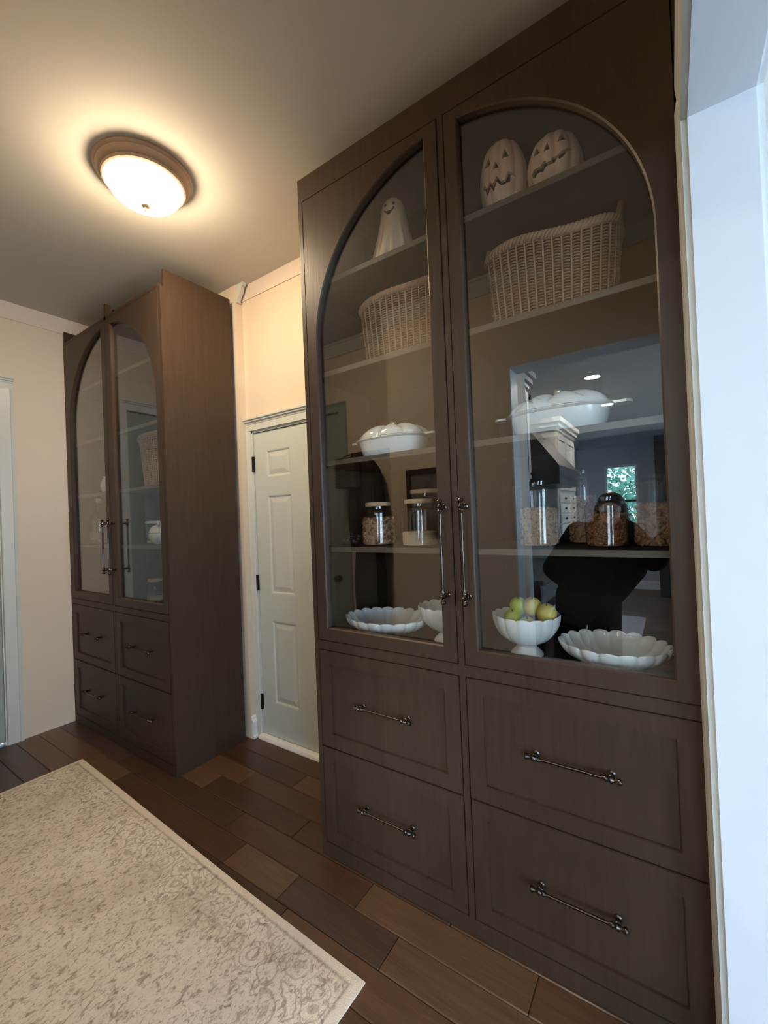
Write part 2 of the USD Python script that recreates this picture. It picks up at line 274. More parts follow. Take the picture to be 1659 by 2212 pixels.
# --- floor: every hall plank a part
rng = random.Random(5)
fl = sgroup('floor', 'dark brown hardwood plank floor')
obj('subfloor', box(XL - 0.1, 4.5, -7.4, 2.0, -0.06, -0.012), 'subfloor', fl)
PW = 0.1275
def plank(x0, x1, y0, y1): return cbox(x0 + 0.0006, x1 - 0.0006, y0 + 0.0008, y1 - 0.0008, -0.012, rng.uniform(-0.0005, 0.0005), 0.0032)
TONE = {(0, -1.035): 3, (1, -0.837): 3, (1, -1.65): 3, (1, -1.315): 4, (2, -1.25): 1, (2, -0.45): 3}
FIX = {0: [-1.035], 1: [-1.65, -1.315, -0.837], 2: [-1.25, -0.45], -1: [-2.2, -1.5], -2: [-2.05, -1.35], -3: [-1.77, -2.55], 3: [-0.62, -1.5]}
for k in range(-5, 14):
    y1 = -0.0085 - PW * k; y0 = y1 - PW
    cuts = sorted(FIX.get(k, []))
    xs = [XL]
    if cuts:
        x = cuts[0]
        while x - XL > 1.3: x -= rng.uniform(0.55, 1.1); xs.append(x)
        xs = sorted(xs) + cuts; x = cuts[-1]
    else: x = XL + rng.uniform(0.2, 0.9); xs.append(x)
    while True:
        x += rng.uniform(0.5, 1.15)
        if x > 1.3: break
        xs.append(x)
    xs.append(1.5)
    for a, b in zip(xs[:-1], xs[1:]): obj('plank', plank(a, b, y0, y1), PLANKS[TONE.get((k, round(a, 3)), rng.randrange(5))], fl, False)
ky = -0.0085 - PW * 14
far = [[] for _ in PLANKS]
for k in range(45):
    x = XL + 2.2 - rng.uniform(0, 0.8)
    while x < 4.4:
        x2 = x + rng.uniform(0.6, 1.3); far[rng.randrange(5)].append(plank(x, x2, ky - PW, ky)); x = x2
    ky -= PW
for k in range(-16, -5):
    x = 0.1 - rng.uniform(0, 0.5); y1 = -0.0085 - PW * k
    while x < 4.4:
        x2 = x + rng.uniform(0.6, 1.3); far[rng.randrange(5)].append(plank(x, x2, y1 - PW, y1)); x = x2
for k in range(-5, 14):
    x = 1.5; y1 = -0.0085 - PW * k
    while x < 4.4:
        x2 = x + rng.uniform(0.6, 1.3); far[rng.randrange(5)].append(plank(x, x2, y1 - PW, y1)); x = x2
for g, nm in zip(far, PLANKS):
    o = obj('far_planks', cat(*g), nm, fl, False); o.SetCustomDataByKey('kind', 'stuff')
# --- ceilings
struct('ceiling', box(XL - 0.1, 0.2, YO - 0.14, 0.75, CZ, CZ + 0.1), 'ceiling_paint', 'matte greige hall ceiling')
struct('ceiling', cat(box(-1.6, 4.6, -7.4, YP - 0.1, 2.70, 2.80), box(-1.6, 4.6, -6.3, -5.7, 2.60, 2.70), box(0.2, 4.6, YP - 0.1, 2.0, 2.70, 2.80)), 'kitchen_ceiling', 'kitchen ceiling with a shallow dropped beam')
# --- walls
wl = sgroup('wall_left', 'cream end wall')
DLY0, DLY1, DLH = -1.31, -0.425, 2.44
obj('wall_panel', cat(box(XL - 0.1, XL, DLY1, 0.75, 0, CZ), box(XL - 0.1, XL, YO - 0.1, DLY0, 0, CZ), box(XL - 0.1, XL, DLY0, DLY1, DLH, CZ)), 'wall_cream', wl)
obj('frieze_board', box(XL, XL + 0.007, YO, YW, 2.935, CZ), 'frieze_paint', wl)
wb = sgroup('wall_back', 'cream wall behind the cabinets with the door recess')
JX0, JX1 = -2.388, -1.335
DX0, DX1, DH = -2.345, -1.495, 2.058
obj('wall_panel', cat(box(XL, JX0, YW, 0.75, 0, CZ), box(JX1, 0.22, YW, 0.75, 0, CZ), box(JX0, DX0, YD, 0.75, 0, CZ), box(DX1, JX1, YD, 0.75, 0, CZ), box(DX0, DX1, YD, 0.75, DH, CZ), box(DX0, DX1, 0.70, 0.75, 0, DH)), 'wall_cream', wb)
obj('frieze_board', cat(box(JX0, JX1, YD - 0.007, YD, 2.955, CZ), box(JX0, JX0 + 0.007, YW, YD, 2.955, CZ)), 'frieze_paint', wb)
wr = sgroup('wall_right', 'wall with the wide cased opening beside the right cabinet')
WX0, WX1, OPZ = 0.0725, 0.187, 2.378
obj('wall_panel', cat(box(WX0, WX1, -0.085, 0.75, 0, CZ), box(WX0, WX1, -1.40, -0.085, OPZ + 0.012, CZ), box(WX0, WX1, YP - 0.14, -1.40, 0, CZ)), 'wall_cream', wr)
obj('jamb', cat(box(0.0657, WX1 + 0.004, -0.0975, -0.085, 0, OPZ), box(0.0657, WX1 + 0.004, -1.40, -1.388, 0, OPZ)), 'jamb_white', wr)
obj('head_jamb', box(0.0657, WX1 + 0.004, -1.40, -0.085, OPZ, OPZ + 0.012), 'jamb_white', wr)
cs = [(0.0433, -0.002), (0.046, -0.03), (0.0475, -0.045), (0.0505, -0.05), (0.0525, -0.088), (0.078, -0.088), (0.078, -0.002)]
obj('casing', prof_z([(x, y) for x, y in cs], 0, OPZ + 0.092), 'trim_paint', wr)
hd = extr(sg.Polygon([(x, OPZ + y + 0.088 + 0.006) for x, y in cs]), 1.3015); v = hd.vertices.copy(); hd.vertices = np.c_[v[:, 0], -1.39 + v[:, 2], v[:, 1]]; hd.fix_normals()
obj('head_casing', hd, 'trim_paint', wr)
obj('far_casing', cat(box(WX1, WX1 + 0.018, -0.09, 0.0, 0, OPZ + 0.09), box(WX1, WX1 + 0.018, -1.39, -0.09, OPZ + 0.006, OPZ + 0.09)), 'white_trim', wr)
wf = sgroup('wall_front', 'cream wall facing the cabinets, with a door and the kitchen opening')
CX, OX0, OX1, OPK = -1.855, -0.875, 0.075, 2.42
D2X0, D2X1, D2H = -3.36, -2.53, 2.44
obj('wall_panel', cat(box(XL, D2X0, YO - 0.12, YO, 0, CZ), box(D2X1, CX, YO - 0.12, YO, 0, CZ), box(D2X0, D2X1, YO - 0.12, YO, D2H, CZ), box(CX, OX0, YP - 0.32, YP, 0, CZ), box(OX0, WX1, YP - 0.14, YP, OPK, CZ)), 'wall_cream', wf)
obj('opening_jamb', cat(box(OX0, OX0 + 0.012, YP - 0.145, YP + 0.005, 0, OPK), box(OX0, WX0, YP - 0.145, YP + 0.005, OPK - 0.012, OPK)), 'jamb_white', wf)
def crown(y0, x0, x1, s=1):
    """crown moulding on a wall whose face is at y0, facing s"""
    return prof_x([(y0, CZ - 0.10), (y0 + s * 0.012, CZ - 0.10), (y0 + s * 0.016, CZ - 0.082), (y0 + s * 0.05, CZ - 0.045), (y0 + s * 0.06, CZ - 0.02), (y0 + s * 0.075, CZ - 0.016), (y0 + s * 0.075, CZ), (y0, CZ)], x0, x1)
struct('trim_1', cat(crown(YO, XL, CX), crown(YP, CX, 0.06)), 'trim_paint', 'pale crown moulding on the wall facing the cabinets')
struct('trim_2', prof_y([(JX0 + 0.002, 2.935), (JX0 + 0.012, 2.935), (JX0 + 0.016, 2.955), (JX0 + 0.055, 3.0), (JX0 + 0.062, 3.03), (JX0 + 0.078, 3.034), (JX0 + 0.078, CZ), (JX0 + 0.002, CZ)], YW + 0.004, YW + 0.03), 'trim_paint', 'short cut end of crown moulding at the wall corner beside the left cabinet')
def base_prof(f): return [(0, 0), (f * 0.026, 0), (f * 0.026, 0.012), (f * 0.016, 0.022), (f * 0.014, 0.10), (f * 0.019, 0.105), (f * 0.017, 0.118), (f * 0.008, 0.128), (f * 0.010, 0.135), (f * 0.005, 0.145), (0, 0.147)]
struct('baseboard_left', prof_y([(JX0 + a, b) for a, b in base_prof(1)], YW + 0.001, YD - 0.016), 'white_trim', 'short white baseboard at the wall corner beside the left cabinet')
struct('baseboard_front', cat(prof_x([(YO + a, b) for a, b in base_prof(1)], XL, D2X0 - 0.09), prof_x([(YO + a, b) for a, b in base_prof(1)], D2X1 + 0.09, CX), prof_x([(YP + a, b) for a, b in base_prof(1)], CX, OX0)), 'white_trim')
# --- six-panel doors (face towards -y in local coordinates, x from 0 to w, z from 0.03)
def six_panel(root, w, z0, z1, y, paint_, px, pz, T):
    """T: function mapping a mesh from local (x right, y depth) to the world"""
    holes = unary_union([sg.box(a, c, b, d) for a, b in px for c, d in pz])
    body = sg.box(0, z0, w, z1)
    obj('door_slab', T(cat(xz(body.difference(holes), y, y + 0.006), xz(body, y + 0.006, y + 0.038))), paint_, root)
    for a, b in px:
        for c, d in pz:
            o, i = 0.014, 0.045
            V = []
            for ins, dep in ((0.0, 0.0), (o * 0.5, 0.0015), (o, 0.0058), (o + 0.006, 0.0058), (i, 0.0012), (i + 0.003, 0.0008)):
                V += [(a + ins, y + dep, c + ins), (b - ins, y + dep, c + ins), (b - ins, y + dep, d - ins), (a + ins, y + dep, d - ins)]
            F = []
            for k in range(5):
                for q in range(4):
                    r = (q + 1) % 4; F += [(4 * k + q, 4 * k + r, 4 * k + 4 + r), (4 * k + q, 4 * k + 4 + r, 4 * k + 4 + q)]
            F += [(20, 21, 22), (20, 22, 23)]
            obj('raised_panel', T(trimesh.Trimesh(np.array(V), np.array(F), process=False)), paint_, root, False)
def casing_leg(x0, x1, y, z0, z1, inner):
    """flat casing with a stepped outer band; inner: the side (+1 right, -1 left) towards the door"""
    w = x1 - x0
    p = [(0, 0), (0, 0.019), (0.018, 0.021), (0.022, 0.016), (w - 0.012, 0.012), (w - 0.004, 0.012), (w, 0.006), (w, 0)]
    if w < 0.05: p = [(0, 0), (0, 0.014), (w - 0.012, 0.012), (w - 0.004, 0.012), (w, 0.006), (w, 0)]
    pts = [((x0 + a) if inner > 0 else (x1 - a), y - b) for a, b in p]
    return prof_z(pts, z0, z1)
def head_cap(x0, x1, y, z):
    return cat(cbox(x0, x1, y - 0.014, y, z, z + 0.045, 0.001), prof_x([(y, z + 0.045), (y - 0.016, z + 0.045), (y - 0.018, z + 0.055), (y - 0.026, z + 0.060), (y - 0.026, z + 0.068), (y - 0.034, z + 0.073), (y - 0.034, z + 0.084), (y, z + 0.084)], x0 - 0.0, x1))
def knob(c, m='black_metal'):
    b = lathe([(0.001, 0), (0.031, 0), (0.033, 0.004), (0.03, 0.008), (0.012, 0.012), (0.011, 0.03), (0.02, 0.036), (0.028, 0.045), (0.028, 0.056), (0.018, 0.066), (0.001, 0.068)], 20)
    return mov(rot(b, PI / 2, (1, 0, 0)), c)
d1 = sgroup('door_1', 'pale grey-green six-panel door with black hinges between the cabinets')
I = lambda m: m
off = DX0 + 0.02
T1 = lambda m: mov(m, (off, 0, 0))
six_panel(d1, 0.81, 0.03, 2.045, YD + 0.006, 'door_paint', [(0.117, 0.340), (0.482, 0.705)], [(0.25, 0.794), (0.973, 1.62), (1.74, 1.918)], T1)
obj('door_frame', cat(box(DX0, DX0 + 0.016, YD - 0.002, YD + 0.10, 0, DH), box(DX1 - 0.016, DX1, YD - 0.002, YD + 0.10, 0, DH), box(DX0, DX1, YD - 0.002, YD + 0.10, DH - 0.01, DH), box(DX0, DX1, YD + 0.046, YD + 0.06, 0.0, DH)), 'trim_paint', d1)
obj('casing', cat(casing_leg(JX0 + 0.003, DX0 + 0.006, YD, 0, 2.066, 1), casing_leg(DX1 - 0.006, DX1 + 0.08, YD, 0, 2.066, -1), head_cap(JX0 + 0.002, DX1 + 0.08, YD, 2.062)), 'trim_paint', d1)
obj('threshold', prof_x([(YD - 0.032, 0), (YD + 0.10, 0), (YD + 0.10, 0.026), (YD - 0.002, 0.026), (YD - 0.024, 0.02), (YD - 0.032, 0.008)], DX0, DX1), 'white_trim', d1, label='white threshold strip')
for za, zb in ((1.787, 1.888), (0.988, 1.090), (0.192, 0.293)):
    obj('hinge', cat(cbox(DX0 + 0.0, DX0 + 0.026, YD - 0.006, YD + 0.004, za, zb, 0.001), mov(cyl((0, 0, 0), 0.006, zb - za, 12), (DX0 + 0.014, YD - 0.006, za))), 'black_metal', d1, label='black hinge')
obj('knob', knob((DX0 + 0.02 + 0.745, YD + 0.006, 0.93)), 'black_metal', d1)
d2 = sgroup('door_2', 'tall grey-green door opposite the cabinets')
T2 = lambda m: mov(rot(m, PI, (0, 0, 1)), (D2X1 - 0.01, YO, 0))
six_panel(d2, 0.81, 0.02, 2.43, 0.012, 'green_door', [(0.117, 0.340), (0.482, 0.705)], [(0.25, 0.90), (1.08, 1.90), (2.04, 2.30)], T2)
obj('door_frame', T2(cat(box(-0.01, 0.0, 0, 0.11, 0, D2H), box(0.81, 0.82, 0, 0.11, 0, D2H), box(-0.01, 0.82, 0, 0.11, 2.432, D2H), box(-0.01, 0.82, 0.06, 0.075, 0, D2H))), 'green_door', d2)
obj('casing', T2(cat(casing_leg(-0.10, -0.004, 0, 0, D2H, 1), casing_leg(0.814, 0.91, 0, 0, D2H, -1), head_cap(-0.10, 0.91, 0, D2H - 0.004))), 'green_door', d2)
obj('knob', T2(knob((0.065, 0.012, 0.885))), 'black_metal', d2)
d3 = sgroup('door_3', 'grey-green cased door in the end wall at the left edge')
T3 = lambda m: mov(rot(m, PI / 2, (0, 0, 1)), (XL, DLY0, 0))      # local x -> +y, facing +x
six_panel(d3, 0.865, 0.02, 2.43, 0.02, 'green_door', [(0.117, 0.365), (0.50, 0.748)], [(0.25, 0.90), (1.08, 1.90), (2.04, 2.30)], lambda m: mov(T3(m), (0, 0.01, 0)))
obj('door_frame', T3(cat(box(0.0, 0.012, 0, 0.10, 0, DLH), box(0.873, 0.885, 0, 0.10, 0, DLH), box(0, 0.885, 0, 0.10, 2.432, DLH), box(0, 0.885, 0.07, 0.08, 0, DLH))), 'trim_paint', d3)
obj('casing', T3(cat(casing_leg(-0.088, 0.006, 0, 0, DLH, 1), casing_leg(0.879, 0.967, 0, 0, DLH, -1), head_cap(-0.088, 0.967, 0, DLH - 0.004))), 'trim_paint', d3)
obj('knob', T3(knob((0.08, 0.02, 0.93))), 'black_metal', d3)
# --- kitchen and the room to the right: shell
W1X0, W1X1, W1Z0, W1Z1 = -1.00, -0.47, 0.95, 2.20
P2X0, P2X1, P2Z1 = 1.6, 3.6, 2.3
kw = sgroup('wall_kitchen', 'blue-grey kitchen walls')
KY = -7.25
obj('wall_panel', cat(box(-1.6, W1X0, KY - 0.12, KY, 0, 2.7), box(W1X0, W1X1, KY - 0.12, KY, 0, W1Z0), box(W1X0, W1X1, KY - 0.12, KY, W1Z1, 2.7), box(W1X1, P2X0, KY - 0.12, KY, 0, 2.7), box(P2X0, P2X1, KY - 0.12, KY, P2Z1, 2.7),
    box(P2X1 + 0.0, 4.6, KY - 0.12, KY, 0, 2.7)), 'wall_grey', kw)
kw2 = sgroup('wall_side', 'blue-grey kitchen wall behind the cabinets')
obj('left_panel', box(-1.6, -1.451, KY, YO - 0.1, 0, 2.7), 'wall_grey', kw2)
obj('return_panel', box(-1.45, OX0 - 0.001, YP - 0.39, YP - 0.321, 0, 2.7), 'wall_grey', wf)
SY0, SY1, SZ0, SZ1 = -1.7, 0.5, 0.5, 2.4
kw3 = sgroup('wall_east', 'blue-grey wall beyond the kitchen with a side window and an added wide window')
obj('side_panel', cat(box(4.5, 4.6, KY, -5.9, 0, 2.7), box(4.5, 4.6, -3.3, SY0, 0, 2.7), box(4.5, 4.6, -5.9, -3.3, 0, 0.6), box(4.5, 4.6, -5.9, -3.3, 2.4, 2.7), box(4.5, 4.6, SY1, 2.0, 0, 2.7), box(4.5, 4.6, SY0, SY1, 0, SZ0), box(4.5, 4.6, SY0, SY1, SZ1, 2.7)), 'wall_grey', kw3)
kw4 = sgroup('wall_end', 'pale wall of the room beyond the cased opening')
obj('end_panel', box(0.22, 4.5, 0.76, 0.86, 0, 2.7), 'jamb_white', kw4)
obj('baseboard', prof_x([(KY + a, b) for a, b in base_prof(1)], -1.45, P2X0 - 0.1), 'white_trim', kw)
obj('baseboard', prof_x([(0.76 + a, b) for a, b in base_prof(-1)], 0.23, 4.5), 'white_trim', kw4)
obj('crown', prof_y([(-1.45, 2.58), (-1.44, 2.58), (-1.40, 2.63), (-1.385, 2.68), (-1.37, 2.685), (-1.37, 2.7), (-1.45, 2.7)], KY, -4.45), 'trim_paint', kw2)
def window(name, label, x0, x1, z0, z1, y, rail=None, out=-1):
    w = sgroup(name, label); f = 0.045
    fr = [box(x0, x0 + f, y - 0.05, y, z0, z1), box(x1 - f, x1, y - 0.05, y, z0, z1), box(x0 + f, x1 - f, y - 0.05, y, z0, z0 + f), box(x0 + f, x1 - f, y - 0.05, y, z1 - f, z1)]
    obj('window_frame', cat(*fr), 'white_trim', w)
    if rail: obj('meeting_rail', box(x0 + f, x1 - f, y - 0.045, y - 0.01, rail, rail + 0.035), 'fridge_dark', w, label='dark meeting rail')
    obj('casing', cat(box(x0 - 0.07, x0 + 0.005, y + 0.0, y + 0.018, z0 - 0.07, z1 + 0.07), box(x1 - 0.005, x1 + 0.07, y + 0.0, y + 0.018, z0 - 0.07, z1 + 0.07), box(x0 + 0.005, x1 - 0.005, y + 0.0, y + 0.018, z1 - 0.005, z1 + 0.07), box(x0 + 0.005, x1 - 0.005, y, y + 0.03, z0 - 0.07, z0 + 0.005)), 'wall_grey', w)
    obj('pane', box(x0 + f, x1 - f, y - 0.032, y - 0.028, z0 + f, z1 - f), 'window_glass', w)
    return w
window('window_1', 'small double-hung kitchen window with leaves outside', W1X0, W1X1, W1Z0, W1Z1, KY, 1.53)
w2 = window('window_2', 'glazed patio door of the kitchen', P2X0, P2X1, 0.02, P2Z1, KY)
w3 = sgroup('window_3', 'side window of the room to the right')
obj('window_frame', cat(box(4.46, 4.5, SY0, SY0 + 0.05, SZ0, SZ1), box(4.46, 4.5, SY1 - 0.05, SY1, SZ0, SZ1), box(4.46, 4.5, SY0 + 0.05, SY1 - 0.05, SZ0, SZ0 + 0.05), box(4.46, 4.5, SY0 + 0.05, SY1 - 0.05, SZ1 - 0.05, SZ1), box(4.46, 4.5, -0.63, -0.58, SZ0 + 0.05, SZ1 - 0.05)), 'white_trim', w3)
obj('pane', box(4.476, 4.48, SY0 + 0.05, SY1 - 0.05, SZ0 + 0.05, SZ1 - 0.05), 'window_glass', w3)
w4 = sgroup('window_4', 'wide unseen window added in the kitchen side wall to let in fill light')  # unseen window, added so more light reaches the kitchen ceiling
obj('window_frame', cat(box(4.46, 4.5, -5.9, -5.85, 0.6, 2.4), box(4.46, 4.5, -3.35, -3.3, 0.6, 2.4), box(4.46, 4.5, -5.85, -3.35, 0.6, 0.65), box(4.46, 4.5, -5.85, -3.35, 2.35, 2.4), box(4.46, 4.5, -4.63, -4.57, 0.65, 2.35)), 'white_trim', w4)
obj('pane', box(4.476, 4.48, -5.85, -3.35, 0.65, 2.35), 'window_glass', w4)
struct('ground', box(-12, 16, -20, KY - 0.13, -0.4, -0.3), 'lawn', 'grass outside the kitchen')

# ================================================================== CABINETS
CW, CH, CD = 1.387, 2.947, 0.474
SH = [2.490, 2.094, 1.703, 1.328]; FLOOR_Z = 0.944
ARX, ARZ, ARW, ARB = 0.694, 2.205, 0.611, 0.600
def chamf(poly, y0, y1, c=0.0025, hole=True):
    """front-edge-eased board: the face is inset a little twice"""
    return cat(xz(poly.buffer(-c, join_style=2), y0, y0 + c * 0.5), xz(poly.buffer(-c * 0.45, join_style=2), y0 + c * 0.5, y0 + c), xz(poly, y0 + c, y1))
def pull_mesh(L, stand, axis):
    """bar pull with beaded ends; along z (axis 'z') or x, standing off towards -y, centred at the origin"""
    h = L / 2; e = h - 0.028
    half = [(0.0045, 0.0), (0.0045, e - 0.024), (0.0055, e - 0.02), (0.0085, e - 0.014), (0.0085, e - 0.011), (0.0055, e - 0.007), (0.0075, e - 0.003), (0.0105, e), (0.0075, e + 0.007), (0.005, e + 0.010), (0.0055, e + 0.014), (0.0088, e + 0.019), (0.0098, e + 0.023), (0.007, e + 0.0275), (0.0005, e + 0.029)]
    bar = cat(lathe(half, 12), rot(lathe(half, 12), PI, (1, 0, 0)))
    post = rot(lathe([(0.0105, -0.001), (0.0105, 0.003), (0.0065, 0.006), (0.0055, 0.012), (0.0095, 0.02), (0.0098, 0.024), (0.006, 0.030), (0.0055, stand)], 12), PI / 2, (1, 0, 0))
    bar = mov(bar, (0, -stand, 0))
    m = cat(bar, mov(post, (0, 0, e)), mov(post, (0, 0, -e)))
    return rot(m, PI / 2, (0, 1, 0)) if axis == 'x' else m
def offset_ring(P, c):
    """a closed polygon ring moved outwards by c, vertex by vertex"""
    P = np.asarray(P); a = P - np.roll(P, 1, 0); b = np.roll(P, -1, 0) - P
    na, nb = (np.stack([q[:, 1], -q[:, 0]], -1) / (np.linalg.norm(q, axis=1, keepdims=True) + 1e-12) for q in (a, b))
    m = na + nb; m /= (m * na).sum(1, keepdims=True) + 1e-9
    s = 1 if sg.Polygon(P + m * 1e-4).area > sg.Polygon(P).area else -1
    return P + s * c * m
def door_board(x0, z0, x1, z1, opening, y0, y1, c):
    P = np.array(opening.exterior.coords)[:-1]; keep = np.linalg.norm(P - np.roll(P, 1, 0), axis=1) > 1e-5; P = P[keep]; Q = offset_ring(P, c); n = len(P)
    outer = sg.box(x0, z0, x1, z1); e = 0.0015
    front = cat(xz(outer.buffer(-e, join_style=2).difference(sg.Polygon(Q)), y0, y0 + e), xz(outer.difference(sg.Polygon(Q)), y0 + e, y0 + c), xz(outer.difference(sg.Polygon(P)), y0 + c, y1))
    V = np.r_[np.c_[Q[:, 0], np.full(n, y0), Q[:, 1]], np.c_[P[:, 0], np.full(n, y0 + c), P[:, 1]]]; F = []
    for i in range(n):
        j = (i + 1) % n; F += [(i, j, n + j), (i, n + j, n + i)]
    st = trimesh.Trimesh(V, np.array(F), process=False)
    if st.face_normals[:, 1].mean() > 0: st.invert()
    return cat(front, st)
def cabinet(loc, label, top_flush):
    t = thing('built_in_cabinet', label, 'cabinet', loc)
    W, D, H = CW, CD, CH
    side = lambda x0, x1, y0: box(x0, x1, y0, D, 0, H)
    obj('side_panel', box(0, 0.0205, 0.022, D, 0, H), 'cabinet_wood', t); obj('side_panel', box(W - 0.0205, W, 0.022, D, 0, H), 'cabinet_wood', t)
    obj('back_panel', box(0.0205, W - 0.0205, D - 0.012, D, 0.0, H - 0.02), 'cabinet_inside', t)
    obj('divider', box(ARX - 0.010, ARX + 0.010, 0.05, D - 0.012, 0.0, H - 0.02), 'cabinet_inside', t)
    obj('top_panel', box(0.0205, W - 0.0205, 0.0 if not top_flush else 0.022, D - 0.0, H - 0.105 if not top_flush else H - 0.02, H - 0.085 if not top_flush else H), 'cabinet_wood', t)
    for a, b in ((0.0205, ARX - 0.010), (ARX + 0.010, W - 0.0205)):
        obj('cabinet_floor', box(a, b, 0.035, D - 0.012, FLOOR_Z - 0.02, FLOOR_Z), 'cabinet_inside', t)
        for z in SH: sh_ = obj('shelf', box(a, b, 0.047, D - 0.012, z - 0.021, z), 'cabinet_inside', t); obj('lit_front_edge', cbox(a, b, 0.044, 0.0475, z - 0.0212, z + 0.0002, 0.001), 'lit_shelf_edge', sh_, label='front edge painted lighter for the lamp light it catches')  # shelf is one colour; its front edge is painted lighter as lamp light
    fz = H if top_flush else H - 0.105
    face = sg.box(0, 0, W, fz).difference(unary_union([sg.box(0.0245, 0.930, 0.6815, 2.843), sg.box(0.7045, 0.930, 1.3625, 2.843), sg.box(0.0245, 0.0605, 0.6815, 0.8905), sg.box(0.7045, 0.0605, 1.3625, 0.8905)]))
    obj('face_frame', chamf(face, 0.0, 0.022, 0.0015), 'cabinet_wood', t)
    if not top_flush:
        obj('stile_end', box(0, 0.0245, 0, 0.022, fz, H), 'cabinet_wood', t); obj('stile_end', box(0.6815, 0.7045, 0, 0.03, fz, H), 'cabinet_wood', t)
        obj('top_rail', box(0.0205, W - 0.0205, 0.10, 0.12, H - 0.085, H), 'cabinet_wood', t)
    arch = sg.Polygon([(ARX + ARW * math.cos(a), ARZ + ARB * math.sin(a)) for a in np.linspace(0, PI, 97)] + [(ARX - ARW, 0.988), (ARX + ARW, 0.988)])
    for x0, x1, g0, g1, hx, hinge in ((0.0275, 0.6785, 0.0, 0.625, 0.6525, 0), (0.7075, 1.3595, 0.757, 2.0, 0.732, 1)):
        opening = arch.intersection(sg.box(g0, 0.9, g1, 3.0))
        d = obj('door', door_board(x0, 0.933, x1, 2.840, opening, -0.002, 0.026, 0.0045), 'cabinet_wood', t)
        obj('glass_pane', xz(opening.buffer(0.004, join_style=2), 0.0195, 0.0225), 'door_glass', d)
        obj('door_pull', mov(pull_mesh(0.362, 0.038, 'z'), (hx, -0.002, 1.3235)), 'dark_metal', d, label='dark beaded bar pull')
    for x0, x1 in ((0.0275, 0.6785), (0.7075, 1.3595)):
        for z0, z1, hz in ((0.4765, 0.8875, 0.688), (0.0635, 0.4720, 0.277)):
            i = sg.box(x0 + 0.057, z0 + 0.057, x1 - 0.057, z1 - 0.057)
            d = obj('drawer', chamf(sg.box(x0, z0, x1, z1).difference(i), -0.001, 0.02, 0.0018), 'cabinet_wood', t)
            obj('drawer_panel', xz(i.buffer(0.003, join_style=2), 0.008, 0.018), 'cabinet_wood', d)
            obj('drawer_pull', mov(pull_mesh(0.268, 0.032, 'x'), ((x0 + x1) / 2 + 0.004, 0.008, hz)), 'dark_metal', d, label='dark beaded bar pull')
    return t
RX, LX, LY = -1.3152, XL + 0.001, -0.034
cabinet((RX, 0, 0), 'dark brown arched-glass cabinet in the foreground holding pumpkins, baskets, jars and white bowls', True)
cabinet((LX, LY, 0), 'far dark brown arched-glass cabinet against the end wall, left of the six-panel door', False)

# ================================================================== CEILING LAMP
lp = thing('ceiling_lamp', 'lit flush-mount ceiling lamp with a bronze ring and frosted glass bowl', 'lamp', (-1.932, -0.345, CZ))
obj('ring', lathe([(0.13, -0.001), (0.200, -0.001), (0.201, -0.008), (0.196, -0.015), (0.191, -0.018), (0.187, -0.031), (0.178, -0.042), (0.173, -0.044), (0.169, -0.055), (0.162, -0.059), (0.154, -0.056), (0.152, -0.02), (0.13, -0.001)], 64), 'bronze', lp)
obj('glass_bowl', lathe([(0.1545 * math.sqrt(max(0, 1 - s * s)) + 0.0005, -0.052 - 0.092 * s) for s in np.linspace(0, 1, 14)], 64), 'lamp_glass', lp, True, label='glowing frosted glass bowl')
obj('finial', lathe([(0.0005, -0.141), (0.016, -0.141), (0.018, -0.147), (0.014, -0.152), (0.006, -0.155), (0.007, -0.161), (0.004, -0.168), (0.0005, -0.171)], 20), 'brass', lp)

# ================================================================== RUG
xs, ys = np.linspace(RUGX0, RUGX1, 90), np.linspace(RUGY0, RUGY1, 46)
gx, gy = np.meshgrid(xs, ys, indexing='ij'); nrm = 0.0015 * meshkit.fbm(np.stack([gx * 3, gy * 3, gx * 0], -1), 3, 4)
e = np.minimum.reduce([gx - RUGX0, RUGX1 - gx, gy - RUGY0, RUGY1 - gy])
gz = 0.0085 + nrm - 0.003 * np.exp(-(e / 0.008) ** 2)
wob = 0.004 * np.sin(gx * 2.3 + 1)
top = np.stack([gx, gy + wob * (gy > RUGY1 - 0.03), gz], -1).reshape(-1, 3); bot = top.copy(); bot[:, 2] = 0.0012
n0, n1 = gx.shape; idx = np.arange(n0 * n1).reshape(n0, n1); q = []
for i in range(n0 - 1):
    for j in range(n1 - 1): q += [(idx[i, j], idx[i + 1, j], idx[i + 1, j + 1]), (idx[i, j], idx[i + 1, j + 1], idx[i, j + 1])]
rim = list(idx[:, 0]) + list(idx[-1, 1:]) + list(idx[-2::-1, -1]) + list(idx[0, -2:0:-1]); N_ = n0 * n1
for a, b in zip(rim, rim[1:] + rim[:1]): q += [(b, a, a + N_), (b, a + N_, b + N_)]
rug = obj('area_rug', trimesh.Trimesh(np.vstack([top, bot]), np.array(q), process=False), 'rug_pile', None, 40)
rx = UsdGeom.Xformable(rug); rx.AddTranslateOp().Set(Gf.Vec3d(-3.120, -0.240, 0)); rx.AddRotateZOp().Set(-1.97)
tag(rug, 'faded cream and taupe vintage-patterned area rug on the dark plank floor', 'rug')

